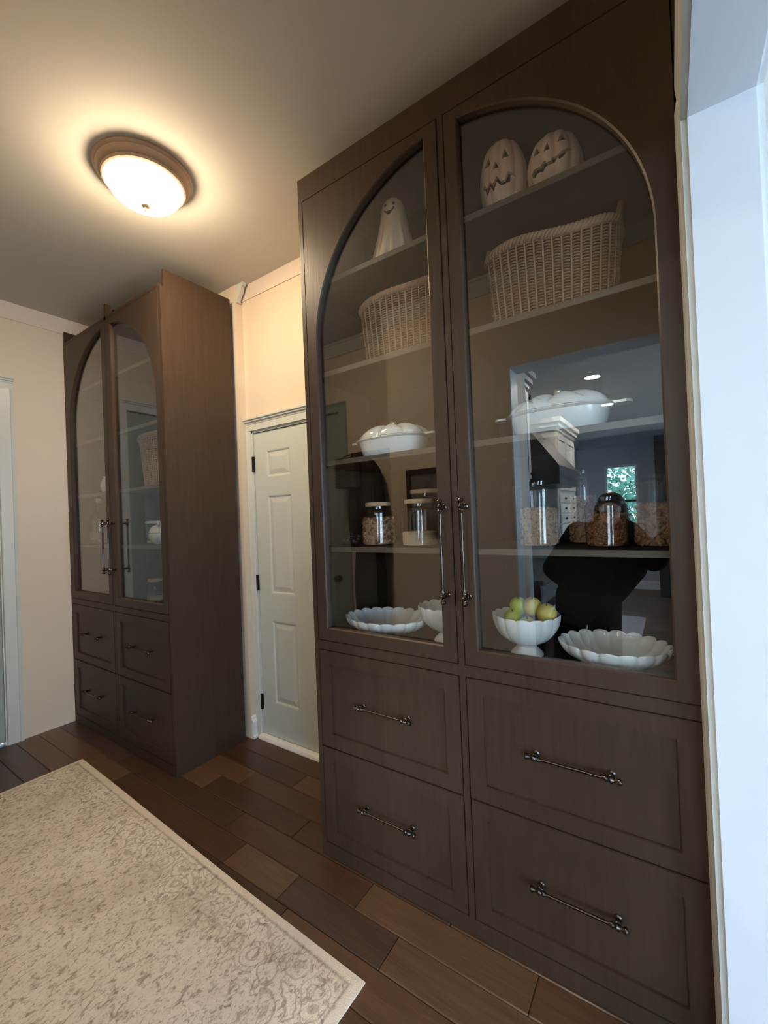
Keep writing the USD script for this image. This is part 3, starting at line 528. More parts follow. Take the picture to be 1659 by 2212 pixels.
# ================================================================== THINGS IN THE CABINETS
def ghost(loc, rz):
    t = thing('ghost_figurine', 'cream ceramic ghost figurine with a small smile on the top shelf', 'figurine', loc, rz)
    def fl(th, k, r):
        a = max(0, 1 - k / 15.0); return r * (1 + a * (0.055 * math.sin(th * 13) + 0.04 * math.sin(th * 7 + 1) + 0.03 * math.sin(th * 23 + 2)))
    P = [(0.004, 0.004), (0.07, 0.003), (0.100, 0.0)] + [(0.100 - 0.048 * s ** 0.8, 0.215 * s) for s in np.linspace(0.04, 1, 18)] + [(0.0525 * math.sqrt(max(0, 1 - s * s)) + 0.0003, 0.215 + 0.068 * s) for s in np.linspace(0.08, 1, 10)]
    b = lathe(P, 96, lambda th, k, r: fl(th, max(0, k - 2), r) if k > 1 else r)
    obj('body', b, 'clay_cream', t, 60)
    F = -0.0505
    for sx in (-1, 1): obj('eye', ball((0, 0, 0), 0.0062, 2, (1, 0.7, 1.2)).apply_translation((sx * 0.0165, F + 0.0025, 0.230)), 'face_black', t)
    mo = sg.Polygon([(-0.018, 0.002), (-0.008, -0.004), (0.008, -0.003), (0.017, 0.007), (0.009, -0.006), (0.003, -0.015), (-0.005, -0.017), (-0.010, -0.009)])
    obj('mouth', mov(xz(affinity.scale(mo, 1.25, 1.15), 0, 0.014), (0, F - 0.0085, 0.203)), 'face_black', t)
ghost((-0.915, 0.15, SH[0]), 0.22)

def pumpkin(loc, label, rx, h, tall, faces, stem):
    t = thing('carved_pumpkin', label, 'pumpkin', loc)
    n, lob = 96, 10
    def shell(s, off=0.0):
        P = [(0.001, 0)] + [(math.sin(a) ** 0.72, (1 - math.cos(a)) / 2) for a in np.linspace(0.12, PI - 0.12, 30)] + [(0.001, 1.0)]
        def fl(th, k, r): return r * (1 - 0.11 * (1 - abs(math.sin(lob / 2 * th + 0.5)) ** 0.7))
        m = lathe([(max(0.0008, r * (rx - off)), off + z * (h - 2 * off)) for r, z in P], n, fl)
        v = m.vertices.copy(); rr = np.hypot(v[:, 0], v[:, 1]); v[:, 2] -= 0.10 * h * np.exp(-(rr / (0.28 * rx)) ** 2) * (v[:, 2] > h / 2)
        c = [len(v), len(v) + 1]; f = m.faces.tolist(); K = len(P) - 1
        v = np.vstack([v, [0, 0, v[:n, 2].mean()], [0, 0, v[K * n:, 2].mean()]])
        for i in range(n): j = (i + 1) % n; f += [(c[0], j, i), (c[1], K * n + i, K * n + j)]
        return trimesh.Trimesh(v, np.array(f), process=False)
    o, i = man(shell(1)), man(shell(1, 0.012))
    b = o - i
    for poly in faces: b = b - man(xz(poly, -0.2, -0.02))
    obj('body', tri(b), 'clay_pink', t, 40)
    s = lathe([(0.020, 0), (0.015, 0.012), (0.011, 0.03), (0.012, 0.034), (0.0005, 0.036)], 14, lambda th, k, r: r * (1 + 0.12 * math.sin(5 * th)))
    obj('stem', mov(s, (0, 0, 0.93 * h)), 'clay_pink', t) if stem else None
    obj('hollow_shade', tri(man(shell(1, 0.013)) - man(shell(1, 0.016))), 'face_black', t, label='black lining painted as shade inside the hollow')  # black lining paints in the shade of the unlit hollow
tr = lambda x, z, w, h, sk=0: sg.Polygon([(x - w, z), (x + w, z), (x + sk, z + h)])
f1 = [tr(-0.032, 0.168, 0.0125, 0.038, 0.002), tr(0.030, 0.168, 0.0125, 0.038, -0.002), tr(-0.001, 0.140, 0.011, 0.025),
      sg.Polygon([(-0.058, 0.105), (-0.046, 0.112), (-0.040, 0.095), (-0.028, 0.113), (-0.014, 0.094), (0.002, 0.112), (0.012, 0.096), (0.026, 0.094), (0.036, 0.116), (0.056, 0.112), (0.058, 0.105), (0.045, 0.104), (0.042, 0.084), (0.022, 0.080), (0.010, 0.084), (0.001, 0.096), (-0.012, 0.070), (-0.026, 0.096), (-0.038, 0.070), (-0.046, 0.094)])]
pumpkin((-0.455, 0.16, SH[0]), 'taller pale clay jack-o\'-lantern with a jagged mouth and a stem, on the top shelf', 0.083, 0.275, True, f1, True)
f2 = [tr(-0.040, 0.125, 0.011, 0.026), tr(0.038, 0.128, 0.013, 0.028), tr(-0.006, 0.112, 0.010, 0.026, 0.002),
      sg.Polygon([(-0.060, 0.074), (-0.052, 0.082), (-0.030, 0.080), (-0.012, 0.083), (-0.008, 0.074), (0.006, 0.076), (0.010, 0.086), (0.024, 0.086), (0.066, 0.108), (0.040, 0.076), (0.030, 0.072), (0.024, 0.079), (0.010, 0.066), (-0.010, 0.064), (-0.022, 0.056), (-0.030, 0.064), (-0.040, 0.064), (-0.048, 0.058), (-0.058, 0.062)])]
pumpkin((-0.282, 0.16, SH[0]), 'shorter, wider pale clay jack-o\'-lantern with a gap-toothed grin, on the top shelf', 0.088, 0.205, False, f2, False)

def basket(loc, label, w, d, h0, h1, ears=True, wmat='wicker', scale_bot=0.9, rotz=0.0):
    """rounded rectangular wicker basket; rim height runs in an S from h0 (left) to h1 (right)"""
    t = thing('wicker_basket', label, 'basket', loc, rotz)
    NS = 120
    th = np.linspace(0, 2 * PI, NS, endpoint=False)
    def outline(a, s):
        c, sn = np.cos(a), np.sin(a); e = 2 / 3.6
        return np.stack([np.sign(c) * np.abs(c) ** e * w / 2 * s, np.sign(sn) * np.abs(sn) ** e * d / 2 * s], -1)
    def rimh(x):
        u = np.clip((x / w + 0.5), 0, 1); return h0 + (h1 - h0) * (u * u * (3 - 2 * u)) + 0.012 * np.sin(2 * PI * u)
    def scl(z): return scale_bot + (1 - scale_bot) * z
    ft = outline(th, 1.0); H_ = rimh(ft[:, 0])
    # resample by arc length so that the weave is even
    fine = outline(np.linspace(0, 2 * PI, 2000), 1.0); s = np.r_[0, np.cumsum(np.linalg.norm(np.diff(fine, axis=0), axis=1))]
    def at(u):
        u = np.mod(u, 1) * s[-1]; return np.stack([np.interp(u, s, fine[:, 0]), np.interp(u, s, fine[:, 1])], -1)
    K = 40; rows = 27; U = np.arange(K * 5) / (K * 5.0); base = at(U); Hh = rimh(base[:, 0]); cen = np.zeros(2)
    nrm_ = base / np.linalg.norm(base, axis=1, keepdims=True)
    weave = []
    for r in range(rows):
        z01 = (r + 0.6) / rows
        wig = -0.0032 * np.cos(np.arange(K * 5) / 5.0 * 2 * PI)
        p2 = base * scl(z01) + nrm_ * wig[:, None]
        weave.append(tube(np.c_[p2, z01 * (Hh - 0.012)], 0.0034, 5, True))
    g = obj('weave', cat(*weave), wmat, t, True); g.SetCustomDataByKey('kind', 'stuff')
    st = []
    for k in range(K):
        b = at(np.array([k / K]))[0]; hh = float(rimh(np.array([b[0]]))[0])
        st.append(tube([(*(b * scl(z) + b / np.linalg.norm(b) * 0.0015), z * (hh - 0.006)) for z in np.linspace(0.0, 1, 6)], 0.0036, 5))
    g = obj('stakes', cat(*st), 'wicker_light' if wmat == 'wicker' else wmat, t, True); g.SetCustomDataByKey('kind', 'stuff')
    # braided rim: two strands twisted round each other
    u = np.arange(400) / 400.0; b = at(u); hh = rimh(b[:, 0]); nn = b / np.linalg.norm(b, axis=1, keepdims=True); rim_ = []
    for k in range(3):
        a = u * 2 * PI * 30 + k * 2 * PI / 3
        rim_.append(tube(np.c_[b * 1.0 + nn * (0.0075 * np.cos(a))[:, None], hh + 0.0085 * np.sin(a)], 0.0080, 6, True))
    obj('braided_rim', cat(*rim_), 'wicker_light' if wmat == 'wicker' else wmat, t, True)
    inner = at(np.arange(60) / 60.0); hh = rimh(inner[:, 0])
    obj('base', mov(extr(sg.Polygon(inner * scale_bot), 0.006), (0, 0, 0.001)), wmat, t)
    if ears:
        for sx in (-1, 1):
            z = h0 if sx < 0 else h1
            a = np.linspace(0, PI, 16); pts = [(sx * (w / 2 - 0.004) + sx * 0.012 * math.sin(q), 0.040 * math.cos(q), z - 0.03 + 0.112 * math.sin(q)) for q in a]
            obj('handle', tube(pts, 0.0085, 8), 'wicker_light' if wmat == 'wicker' else wmat, t, True)
    return t
basket((-0.885, 0.235, SH[1]), 'tan wicker basket on the second shelf below the ghost, behind the left door', 0.47, 0.24, 0.262, 0.292)
basket((-0.322, 0.235, SH[1]), 'wicker basket with looped end handles below the pumpkins, behind the right glass door', 0.43, 0.24, 0.272, 0.268)
basket((-2.775, 0.19, SH[2]), 'tan wicker basket with a dipped rim in the far left cabinet', 0.46, 0.22, 0.325, 0.36, False, 'wicker_light', 0.84)

def dish_mesh():
    """oblong covered dish: body, flange with tabs, lobed lid, knob (centre at origin)"""
    a, b = 0.158, 0.105
    def ov(m, ex=2.5):
        v = m.vertices.copy(); th = np.arctan2(v[:, 1], v[:, 0]); r = np.hypot(v[:, 0], v[:, 1])
        k = (np.abs(np.cos(th)) ** ex + np.abs(np.sin(th)) ** ex) ** (-1 / ex)
        m.vertices = np.c_[r * k * np.cos(th) * a, r * k * np.sin(th) * b, v[:, 2]]; return m
    body = ov(lathe([(0.01, 0.002), (0.80, 0.0), (0.86, 0.006), (0.93, 0.030), (0.985, 0.069), (1.08, 0.073), (1.095, 0.0755), (1.08, 0.078), (0.98, 0.078), (0.9, 0.05), (0.01, 0.02)], 72))
    tabs = []
    for sx in (-1, 1): tabs.append(mov(extr(sg.Point(0, 0).buffer(0.036).intersection(sg.box(-0.05, -0.03, 0.05, 0.03)), 0.0075), (sx * 0.182, 0, 0.0735)))
    L = [(1.03 * (1 - q) + 0.002, 0.081 + 0.060 * (1 - (1 - q) ** 2.6) ** 0.6) for q in np.linspace(0, 1, 18)]
    lid = lathe(L, 144, lambda th, k, r: r)
    v = lid.vertices.copy(); th = np.arctan2(v[:, 1], v[:, 0]); r = np.hypot(v[:, 0], v[:, 1])
    f = np.abs(np.sin(4 * th + 0.4)) ** 0.7; w = np.clip(r / 0.5, 0, 1) ** 0.8
    v[:, 2] = 0.081 + (v[:, 2] - 0.081) * (1 - 0.34 * (1 - f) * w); v[:, :2] *= (1 - 0.05 * (1 - f) * w)[:, None]; v[:, 2] -= 0.010 * np.exp(-(r / 0.3) ** 2)
    lid.vertices = v; lid = ov(lid, 2.4)
    kn = lathe([(0.006, 0.118), (0.006, 0.134), (0.012, 0.139), (0.014, 0.147), (0.010, 0.154), (0.0005, 0.156)], 18)
    return body, cat(*tabs), lid, kn
def dish(loc, label, rotz):
    t = thing('covered_dish', label, 'dish', loc, rotz)
    b, tb, l, k = dish_mesh(); o = obj('body', b, 'porcelain', t); obj('handle', tb, 'porcelain', o)
    o = obj('lid', l, 'porcelain', t, 50); obj('knob', k, 'brass', o, label='brass-coloured knob')
    return t
dL = dish((-0.975, 0.175, SH[2]), 'white lobed covered baking dish on the shelf above the jars, behind the left door', 0.0)
dup(dL, (-0.305, 0.165, SH[2]), 'white lobed covered baking dish on the shelf above the jars, behind the right door', 0.0)

def jar(loc, label, r, h, fill, lid, pieces=None, cols=None, lidmat='cork', neck=True, lidf=0.80):
    t = thing('glass_jar', label, 'jar', loc)
    hb = h - (0.018 if lid else 0)
    if neck: P = [(0.001, 0.0), (r - 0.006, 0.0), (r, 0.006), (r, hb - 0.030), (r - 0.006, hb - 0.018), (r * lidf * 0.96, hb - 0.012), (r * lidf * 0.96, hb)]
    elif lid: P = [(0.001, 0.0), (r - 0.006, 0.0), (r, 0.006), (r, hb)]
    else: P = [(0.001, 0.0), (r - 0.004, 0.0), (r, 0.006)] + [(r, z) for z in (h * 0.5, h - r * 0.55)] + [(r * math.cos(a), h - r * 0.55 + r * 0.55 * math.sin(a)) for a in np.linspace(0.15, PI / 2 - 0.02, 8)]
    obj('glass', lathe(P, 48), 'jar_glass', t, 30)
    if pieces is None:
        f = lathe([(0.001, 0.004), (r - 0.006, 0.004), (r - 0.0035, 0.008), (r - 0.0035, fill - 0.004), (r - 0.008, fill), (0.001, fill + 0.004)], 40)
        o = obj('filling', f, cols, t, 40); o.SetCustomDataByKey('kind', 'stuff')
    else:
        rg = np.random.default_rng(int(abs(loc[0]) * 1000)); n, (lx, ly, lz) = pieces
        obj('filling_core', lathe([(0.001, 0.004), (r - 0.012, 0.004), (r - 0.012, fill - 0.008), (0.001, fill - 0.006)], 24), cols[-1], t)
        gs = [[] for _ in cols]
        for k in range(n):
            th = rg.uniform(0, 2 * PI)
            if k < n * 0.8: p = ((r - 0.0045 - ly) * math.cos(th), (r - 0.0045 - ly) * math.sin(th), rg.uniform(0.004 + ly, fill))
            else: q = (r - 0.012) * math.sqrt(rg.uniform()); p = (q * math.cos(th), q * math.sin(th), fill - rg.uniform(0, 0.008))
            m = trimesh.creation.icosphere(1, 1.0); m.apply_scale((lx, ly, lz))
            m = rot(m, rg.uniform(0, PI), (0, 1, 0)); m = rot(m, th + PI / 2, (0, 0, 1)); gs[rg.integers(len(cols))].append(mov(m, p))
        for g, c in zip(gs, cols):
            o = obj('filling', cat(*g), c, t, True); o.SetCustomDataByKey('kind', 'stuff')
    if lid:
        rl = r * (lidf if neck else 1.03)
        obj('lid', lathe([(0.001, hb), (rl - 0.002, hb), (rl, hb + 0.002), (rl, h - 0.002), (rl - 0.002, h), (0.001, h)], 40), lidmat, t)
    return t
S4 = SH[3]
jar((-1.088, 0.20, S4), 'cork-lidded glass jar of granola on the jar shelf, leftmost of the jars', 0.079, 0.188, 0.118, True, (420, (0.0075, 0.0055, 0.0065)), ['oat_a', 'oat_b', 'oat_c'], lidf=0.72)
jar((-0.905, 0.31, S4), 'taller lidded glass jar of pinkish meal behind the half-empty jar', 0.085, 0.236, 0.145, True, None, 'bran')
jar((-0.860, 0.165, S4), 'lidded glass jar one third full of pale flour beside the door pull', 0.074, 0.190, 0.058, True, None, 'flour')
jar((-0.392, 0.19, S4), 'glass jar packed with pale chopped noodles, left of the jars behind the right door', 0.068, 0.225, 0.130, False, (650, (0.0085, 0.0030, 0.0032)), ['noodle_a', 'noodle_b', 'noodle_a'])
jar((-0.268, 0.335, S4), 'tall narrow glass jar of speckled pasta standing behind the bean jar', 0.056, 0.262, 0.165, False, (380, (0.009, 0.0035, 0.0035)), ['pasta_a', 'noodle_b'])
jar((-0.178, 0.18, S4), 'domed glass jar of red-brown beans behind the right door', 0.062, 0.160, 0.103, False, (520, (0.0065, 0.0048, 0.0042)), ['bean_a', 'bean_b', 'bean_a'])
jar((-0.040, 0.21, S4), 'glass jar of pecans beside the bean jar, cut off by the door frame', 0.068, 0.222, 0.128, False, (330, (0.012, 0.0055, 0.0065)), ['nut_a', 'nut_b'])
# dark cluster of berries by the granola jar
bc = thing('berry_cluster', 'small dark cluster of dried berries left of the granola jar', 'decoration', (-1.205, 0.15, S4))
rg = np.random.default_rng(3)
obj('berries', cat(*[ball((rg.normal(0, 0.018), rg.normal(0, 0.014), 0.012 + abs(rg.normal(0, 0.02))), rg.uniform(0.008, 0.0125), 1) for _ in range(34)]), 'berry', bc, True).SetCustomDataByKey('kind', 'stuff')
obj('stem', tube([(0.0, 0.0, 0.008), (0.02, 0.01, 0.010), (0.04, 0.01, 0.008)], 0.004), 'berry', bc)

def fluted_bowl(name, loc, label, R, h, n, foot=None, group=None, squash=1.0, depth=0.06, m='porcelain', rotz=0.0):
    t = thing(name, label, 'bowl', loc, rotz, group)
    fo = foot[1] if foot else 0.0
    rb = 0.36 if not foot else 0.22
    S = np.linspace(0, 1, 16)
    prof = [(0.002, fo + 0.004), (rb * R * 0.9, fo + 0.002)] + [(R * (rb + (1 - rb) * math.sin(s * PI / 2) ** 0.9), fo + 0.004 + (h - fo - 0.004) * (1 - math.cos(s * PI / 2)) ** 0.85) for s in S[1:]]
    wall = 0.007
    inn = [(max(0.002, r - wall), z + 0.002) for r, z in prof[::-1]]; inn[0] = (prof[-1][0] - wall * 0.8, prof[-1][1] + 0.001); inn = inn[:-2] + [(rb * R * 0.7, fo + 0.011), (0.002, fo + 0.010)]
    P = prof + [(prof[-1][0] - wall * 0.3, prof[-1][1] + 0.003)] + inn
    hs = [z for _, z in P]
    def fl(th, k, r):
        w = np.clip((P[k][0] / R - rb) / (1 - rb), 0, 1) ** 0.6
        return r * (1 + depth * w * (abs(math.sin(n * th / 2)) ** 0.6 - 0.7))
    b = lathe(P, n * 8, fl); v = b.vertices.copy()
    th = np.arctan2(v[:, 1], v[:, 0]); w = np.clip((v[:, 2] - fo) / (h - fo), 0, 1) ** 3
    v[:, 2] += w * 0.0055 * (1.0 + 10 * (depth - 0.035)) * (np.abs(np.sin(n * th / 2)) ** 0.7 - 0.7); v[:, 1] *= squash; b.vertices = v
    obj('bowl', b, m, t, 50)
    if foot:
        rf, hf = foot; obj('foot', lathe([(0.002, 0.0), (rf, 0.0), (rf * 1.0, 0.004), (rf * 0.9, 0.012), (rf * 0.68, 0.024), (rf * 0.55, hf - 0.004), (rf * 0.8, hf + 0.006), (0.002, hf + 0.007)], 48), m, t)
    return t
fluted_bowl('scalloped_bowl', (-1.062, 0.20, FLOOR_Z), 'wide low scalloped bowl with grey veining on the cabinet floor behind the left door', 0.196, 0.068, 20, None, None, 0.80, 0.065, 'marble_porcelain')
pd = fluted_bowl('pedestal_bowl', (-0.768, 0.20, FLOOR_Z), 'white fluted pedestal bowl partly hidden by the door stile, beside the wide low bowl', 0.116, 0.140, 16, (0.056, 0.034), None, 1.0, 0.035)
dup(pd, (-0.447, 0.175, FLOOR_Z), 'white fluted pedestal bowl filled with green and yellow fruit')
fluted_bowl('scalloped_bowl', (-0.176, 0.20, FLOOR_Z), 'large white ruffled bowl on the cabinet floor behind the right door', 0.163, 0.068, 18, None, None, 0.88, 0.07)
def fruit(loc, label, m, r, sc, tilt):
    t = thing('fruit', label, 'fruit', loc)
    b = lathe([(0.0006, -r)] + [(r * math.cos(a) * (1 + 0.06 * math.sin(a)), r * math.sin(a)) for a in np.linspace(-1.4, 1.4, 14)] + [(0.0006, r * 1.02)], 24)
    b.apply_scale(sc); obj('flesh', rot(b, tilt, (1, 0.3, 0)), m, t, True); obj('stem_tip', rot(mov(cyl((0, 0, 0), 0.0025, 0.008, 8), (0, 0, r * sc[2] - 0.001)), tilt, (1, 0.3, 0)), 'wicker_dark', t)
FB = FLOOR_Z + 0.142
for (x, y, z, lab, m_, r) in ((-0.486, 0.150, -0.016, 'green lime at the front left of the fruit bowl', 'lime_green', 0.031), (-0.476, 0.190, 0.022, 'green lime on top at the left of the fruit bowl', 'lime_green', 0.031), (-0.425, 0.185, 0.024, 'yellow pear-coloured fruit in the middle of the fruit bowl', 'pear_yellow', 0.033),
    (-0.372, 0.165, 0.008, 'yellow fruit at the right of the fruit bowl', 'pear_yellow', 0.034), (-0.440, 0.235, 0.0, 'green lime at the back of the fruit bowl', 'lime_green', 0.030), (-0.430, 0.130, -0.030, 'green lime low at the front of the fruit bowl', 'lime_green', 0.028)):
    fruit((x, y, FB + z), lab, m_, r, (1, 1, 1.08), 0.5)
# small glass cup at the right end of the jar shelf
gc = thing('glass_cup', 'small clear glass cup at the right end of the jar shelf', 'cup', (0.022, 0.10, S4))
obj('bowl', lathe([(0.001, 0.0), (0.022, 0.0), (0.026, 0.004), (0.030, 0.045), (0.032, 0.05)], 28), 'jar_glass', gc); obj('handle', tube([(-0.028, 0, 0.012), (-0.040, 0, 0.016), (-0.042, 0, 0.032), (-0.030, 0, 0.040)], 0.003, 8), 'jar_glass', gc, True)

# far left cabinet
jar((-2.955, 0.20, S4), 'clear glass canister with a pale lid in the far left cabinet, behind the white pot', 0.075, 0.155, 0.02, True, None, 'flour', 'porcelain', False)
pt = thing('lidded_pot', 'round white lidded pot in the far left cabinet', 'pot', (-2.782, 0.12, S4))
obj('body', lathe([(0.001, 0.0), (0.03, 0.0), (0.05, 0.012), (0.066, 0.045), (0.068, 0.066), (0.066, 0.074), (0.001, 0.072)], 36), 'porcelain', pt); o = obj('lid', lathe([(0.066, 0.0765), (0.064, 0.09), (0.052, 0.112), (0.025, 0.128), (0.001, 0.13)], 36), 'porcelain', pt); obj('knob', ball((0, 0, 0.134), 0.009), 'porcelain', o)
bt = thing('glass_bottle', 'tall clear glass bottle with pale bands in the far left cabinet', 'bottle', (-3.685, 0.13, S4))
obj('glass', lathe([(0.001, 0), (0.056, 0), (0.060, 0.006), (0.060, 0.19), (0.05, 0.215), (0.022, 0.25), (0.019, 0.31), (0.022, 0.312), (0.022, 0.325)], 36), 'bottle_glass', bt); obj('stopper', lathe([(0.001, 0.32), (0.017, 0.32), (0.02, 0.335), (0.016, 0.35), (0.001, 0.352)], 20), 'porcelain', bt)
obj('band', lathe([(0.0608, 0.03), (0.0612, 0.03), (0.0612, 0.095), (0.0608, 0.095)], 36), 'bottle_label', bt); obj('band', lathe([(0.0608, 0.145), (0.0612, 0.145), (0.0612, 0.158), (0.0608, 0.158)], 36), 'bottle_label', bt)
wj = thing('white_pitcher', 'white ceramic pitcher half hidden by the center stile of the far left cabinet', 'pitcher', (-3.505, 0.14, SH[2]))
obj('body', lathe([(0.001, 0.0), (0.04, 0.0), (0.058, 0.025), (0.064, 0.06), (0.056, 0.095), (0.044, 0.115), (0.046, 0.13), (0.042, 0.131), (0.04, 0.11), (0.001, 0.1)], 36), 'porcelain', wj); obj('handle', tube([(0.05, 0, 0.11), (0.08, 0, 0.10), (0.085, 0, 0.06), (0.06, 0, 0.04)], 0.007, 8), 'porcelain', wj, True)
jar((-2.905, 0.14, FLOOR_Z), 'small cork-lidded glass jar on the floor of the far left cabinet', 0.056, 0.150, 0.03, True, None, 'flour')

# ================================================================== HALL WALL FACING THE CABINETS (seen in the glass)
pf = thing('picture_frame', 'dark framed picture on the cream wall, mirrored in the cabinet glass', 'picture', (-1.44, YP, 1.55))
fr = sg.box(-0.26, -0.25, 0.26, 0.25).difference(sg.box(-0.225, -0.215, 0.225, 0.215))
obj('frame', xz(fr, 0.001, 0.022), 'frame_wood', pf); obj('print', box(-0.226, 0.226, 0.004, 0.010, -0.216, 0.216), 'art_print', pf); obj('glazing', box(-0.225, 0.225, 0.0115, 0.013, -0.215, 0.215), 'window_glass', pf)
rail = thing('peg_rail', 'dark wooden peg rail on the hall wall holding a coat and bag', 'coat rail', (-2.18, YO, 2.0))
obj('board', cbox(-0.22, 0.20, 0.001, 0.018, -0.035, 0.035, 0.003), 'frame_wood', rail)
for x in (-0.14, 0.0, 0.12): obj('peg', tube([(x, 0.018, 0), (x, 0.05, 0.005), (x, 0.065, 0.02)], 0.007, 8), 'frame_wood', rail, True)
ct = thing('hanging_coat', 'long dark coat hanging from the peg rail, mirrored in the cabinet glass', 'coat', (-2.16, YO + 0.10, 0.56))
def coatr(th, k, r): return r * (1 + 0.10 * math.sin(th * 5 + k * 0.2) + 0.05 * math.sin(th * 9))
cm = lathe([(0.14 + 0.02 * math.sin(z * 5), z) for z in np.linspace(0, 1.15, 14)] + [(0.145, 1.22), (0.12, 1.30), (0.07, 1.37), (0.03, 1.40), (0.002, 1.41)], 60, coatr); cm.apply_scale((0.95, 0.55, 1))
obj('body', cm, 'coat_cloth', ct, True); sl = tube([(0.10, 0.02, 1.27), (0.135, 0.03, 1.0), (0.13, 0.03, 0.72), (0.125, 0.03, 0.60)], [0.05, 0.055, 0.05, 0.045], 12); obj('sleeve', sl, 'coat_cloth', ct, True); obj('sleeve', sl.copy().apply_transform(np.diag([-1, 1, 1, 1])), 'coat_cloth', ct, True)
bg = thing('woven_bag', 'dark woven bag hanging over the coat on the peg rail', 'bag', (-2.28, YO + 0.22, 1.70))
bm = cbox(-0.105, 0.105, -0.04, 0.04, 0, 0.26, 0.012); obj('body', bm, 'wicker_dark', bg)
for k in range(9): obj('woven_band', cbox(-0.107, 0.107, -0.042, 0.042, 0.006 + k * 0.028, 0.026 + k * 0.028, 0.004), 'wicker_dark', bg)
obj('strap', tube([(-0.07, 0, 0.255), (-0.05, -0.05, 0.29), (0.0, -0.14, 0.315), (0.05, -0.05, 0.29), (0.07, 0, 0.255)], 0.006, 8), 'wicker_dark', bg, True)

# ================================================================== KITCHEN (seen in the glass)
def shaker(t, x, y0, y1, z0, z1, name='cabinet_door', kn=None):
    """a door on a front that faces +x, at x"""
    d = obj(name, cat(box(x, x + 0.018, y0, y1, z0, z0 + 0.06), box(x, x + 0.018, y0, y1, z1 - 0.06, z1), box(x, x + 0.018, y0, y0 + 0.06, z0 + 0.06, z1 - 0.06), box(x, x + 0.018, y1 - 0.06, y1, z0 + 0.06, z1 - 0.06), box(x, x + 0.008, y0 + 0.06, y1 - 0.06, z0 + 0.06, z1 - 0.06)), 'kitchen_paint', t, False)
    if y1 - y0 > 0.2 and z1 - z0 > 0.2: obj('raised_field', cbox(x + 0.006, x + 0.016, y0 + 0.075, y1 - 0.075, z0 + 0.075, z1 - 0.075, 0.006), 'kitchen_paint', d, False); obj('glaze_line', cat(box(x + 0.007, x + 0.0095, y0 + 0.06, y1 - 0.06, z0 + 0.06, z0 + 0.075), box(x + 0.007, x + 0.0095, y0 + 0.06, y1 - 0.06, z1 - 0.075, z1 - 0.06), box(x + 0.007, x + 0.0095, y0 + 0.06, y0 + 0.075, z0 + 0.075, z1 - 0.075), box(x + 0.007, x + 0.0095, y1 - 0.075, y1 - 0.06, z0 + 0.075, z1 - 0.075)), 'kitchen_glaze', d)
    if kn: obj('knob', ball((x + 0.032, kn[0], kn[1]), 0.014, 1), 'black_metal', d)
def corn(t, x0, x1, y0, y1, z):
    """stepped cornice round a cabinet top"""
    obj('cornice', cat(box(x0, x1 + 0.02, y0 - 0.02, y1 + 0.02, z, z + 0.03), box(x0, x1 + 0.045, y0 - 0.045, y1 + 0.045, z + 0.036, z + 0.075), box(x0, x1 + 0.07, y0 - 0.07, y1 + 0.07, z + 0.081, z + 0.13)), 'kitchen_paint', t); obj('glaze_line', cat(box(x0, x1 + 0.018, y0 - 0.018, y1 + 0.018, z + 0.03, z + 0.036), box(x0, x1 + 0.043, y0 - 0.043, y1 + 0.043, z + 0.075, z + 0.081)), 'kitchen_glaze', t)
XU = -1.00; XK = -1.449
t = thing('upper_cabinet', 'cream glazed kitchen wall cabinet nearest the opening, mirrored in the glass', 'cabinet')
obj('body', box(XK, XU, -2.33, -1.93, 1.70, 2.50), 'kitchen_paint', t); shaker(t, XU, -2.32, -1.94, 1.72, 2.46, kn=(-2.28, 1.76)); corn(t, XK, XU, -2.33, -1.93, 2.50)
t = thing('range_hood', 'dark pyramid range hood between the kitchen cabinets, mirrored in the glass', 'range hood')
V = np.array([(XK, -3.35, 1.83), (-0.78, -3.35, 1.83), (-0.78, -2.42, 1.83), (XK, -2.42, 1.83), (XK, -3.10, 2.32), (-1.16, -3.10, 2.32), (-1.16, -2.66, 2.32), (XK, -2.66, 2.32)])
obj('canopy', trimesh.convex.convex_hull(V), 'hood_metal', t, False); obj('lip', cbox(XK, -0.775, -3.355, -2.415, 1.67, 1.83, 0.004), 'hood_metal', t); obj('rail', tube([(-0.76, -3.33, 1.74), (-0.76, -2.44, 1.74)], 0.010, 8), 'steel', t)
t = thing('tall_cabinet', 'tall cream glazed pantry cabinet beyond the range hood, mirrored in the glass', 'cabinet')
obj('body', box(XK, XU, -4.35, -3.40, 0.92, 2.30), 'kitchen_paint', t); shaker(t, XU, -3.86, -3.42, 1.66, 2.27, kn=(-3.82, 1.70)); shaker(t, XU, -4.33, -3.88, 1.66, 2.27, kn=(-3.92, 1.70)); corn(t, XK, XU, -4.35, -3.40, 2.30)
for k in range(6): obj('bead_board', cbox(XK + 0.03 + k * 0.07, XK + 0.095 + k * 0.07, -3.40, -3.393, 0.95, 2.28, 0.002), 'kitchen_paint', t)
for k in range(6):
    for y0 in (-4.33, -3.88):
        z = 0.96 + k * 0.112; d = obj('small_drawer', cbox(XU, XU + 0.016, y0, y0 + 0.44, z, z + 0.098, 0.004), 'kitchen_paint', t); obj('knob', ball((XU + 0.026, y0 + 0.22, z + 0.05), 0.012, 1), 'black_metal', d)
XB = -0.85
t = thing('oven', 'dark built-in oven with a steel bar handle below the kitchen counter', 'oven')
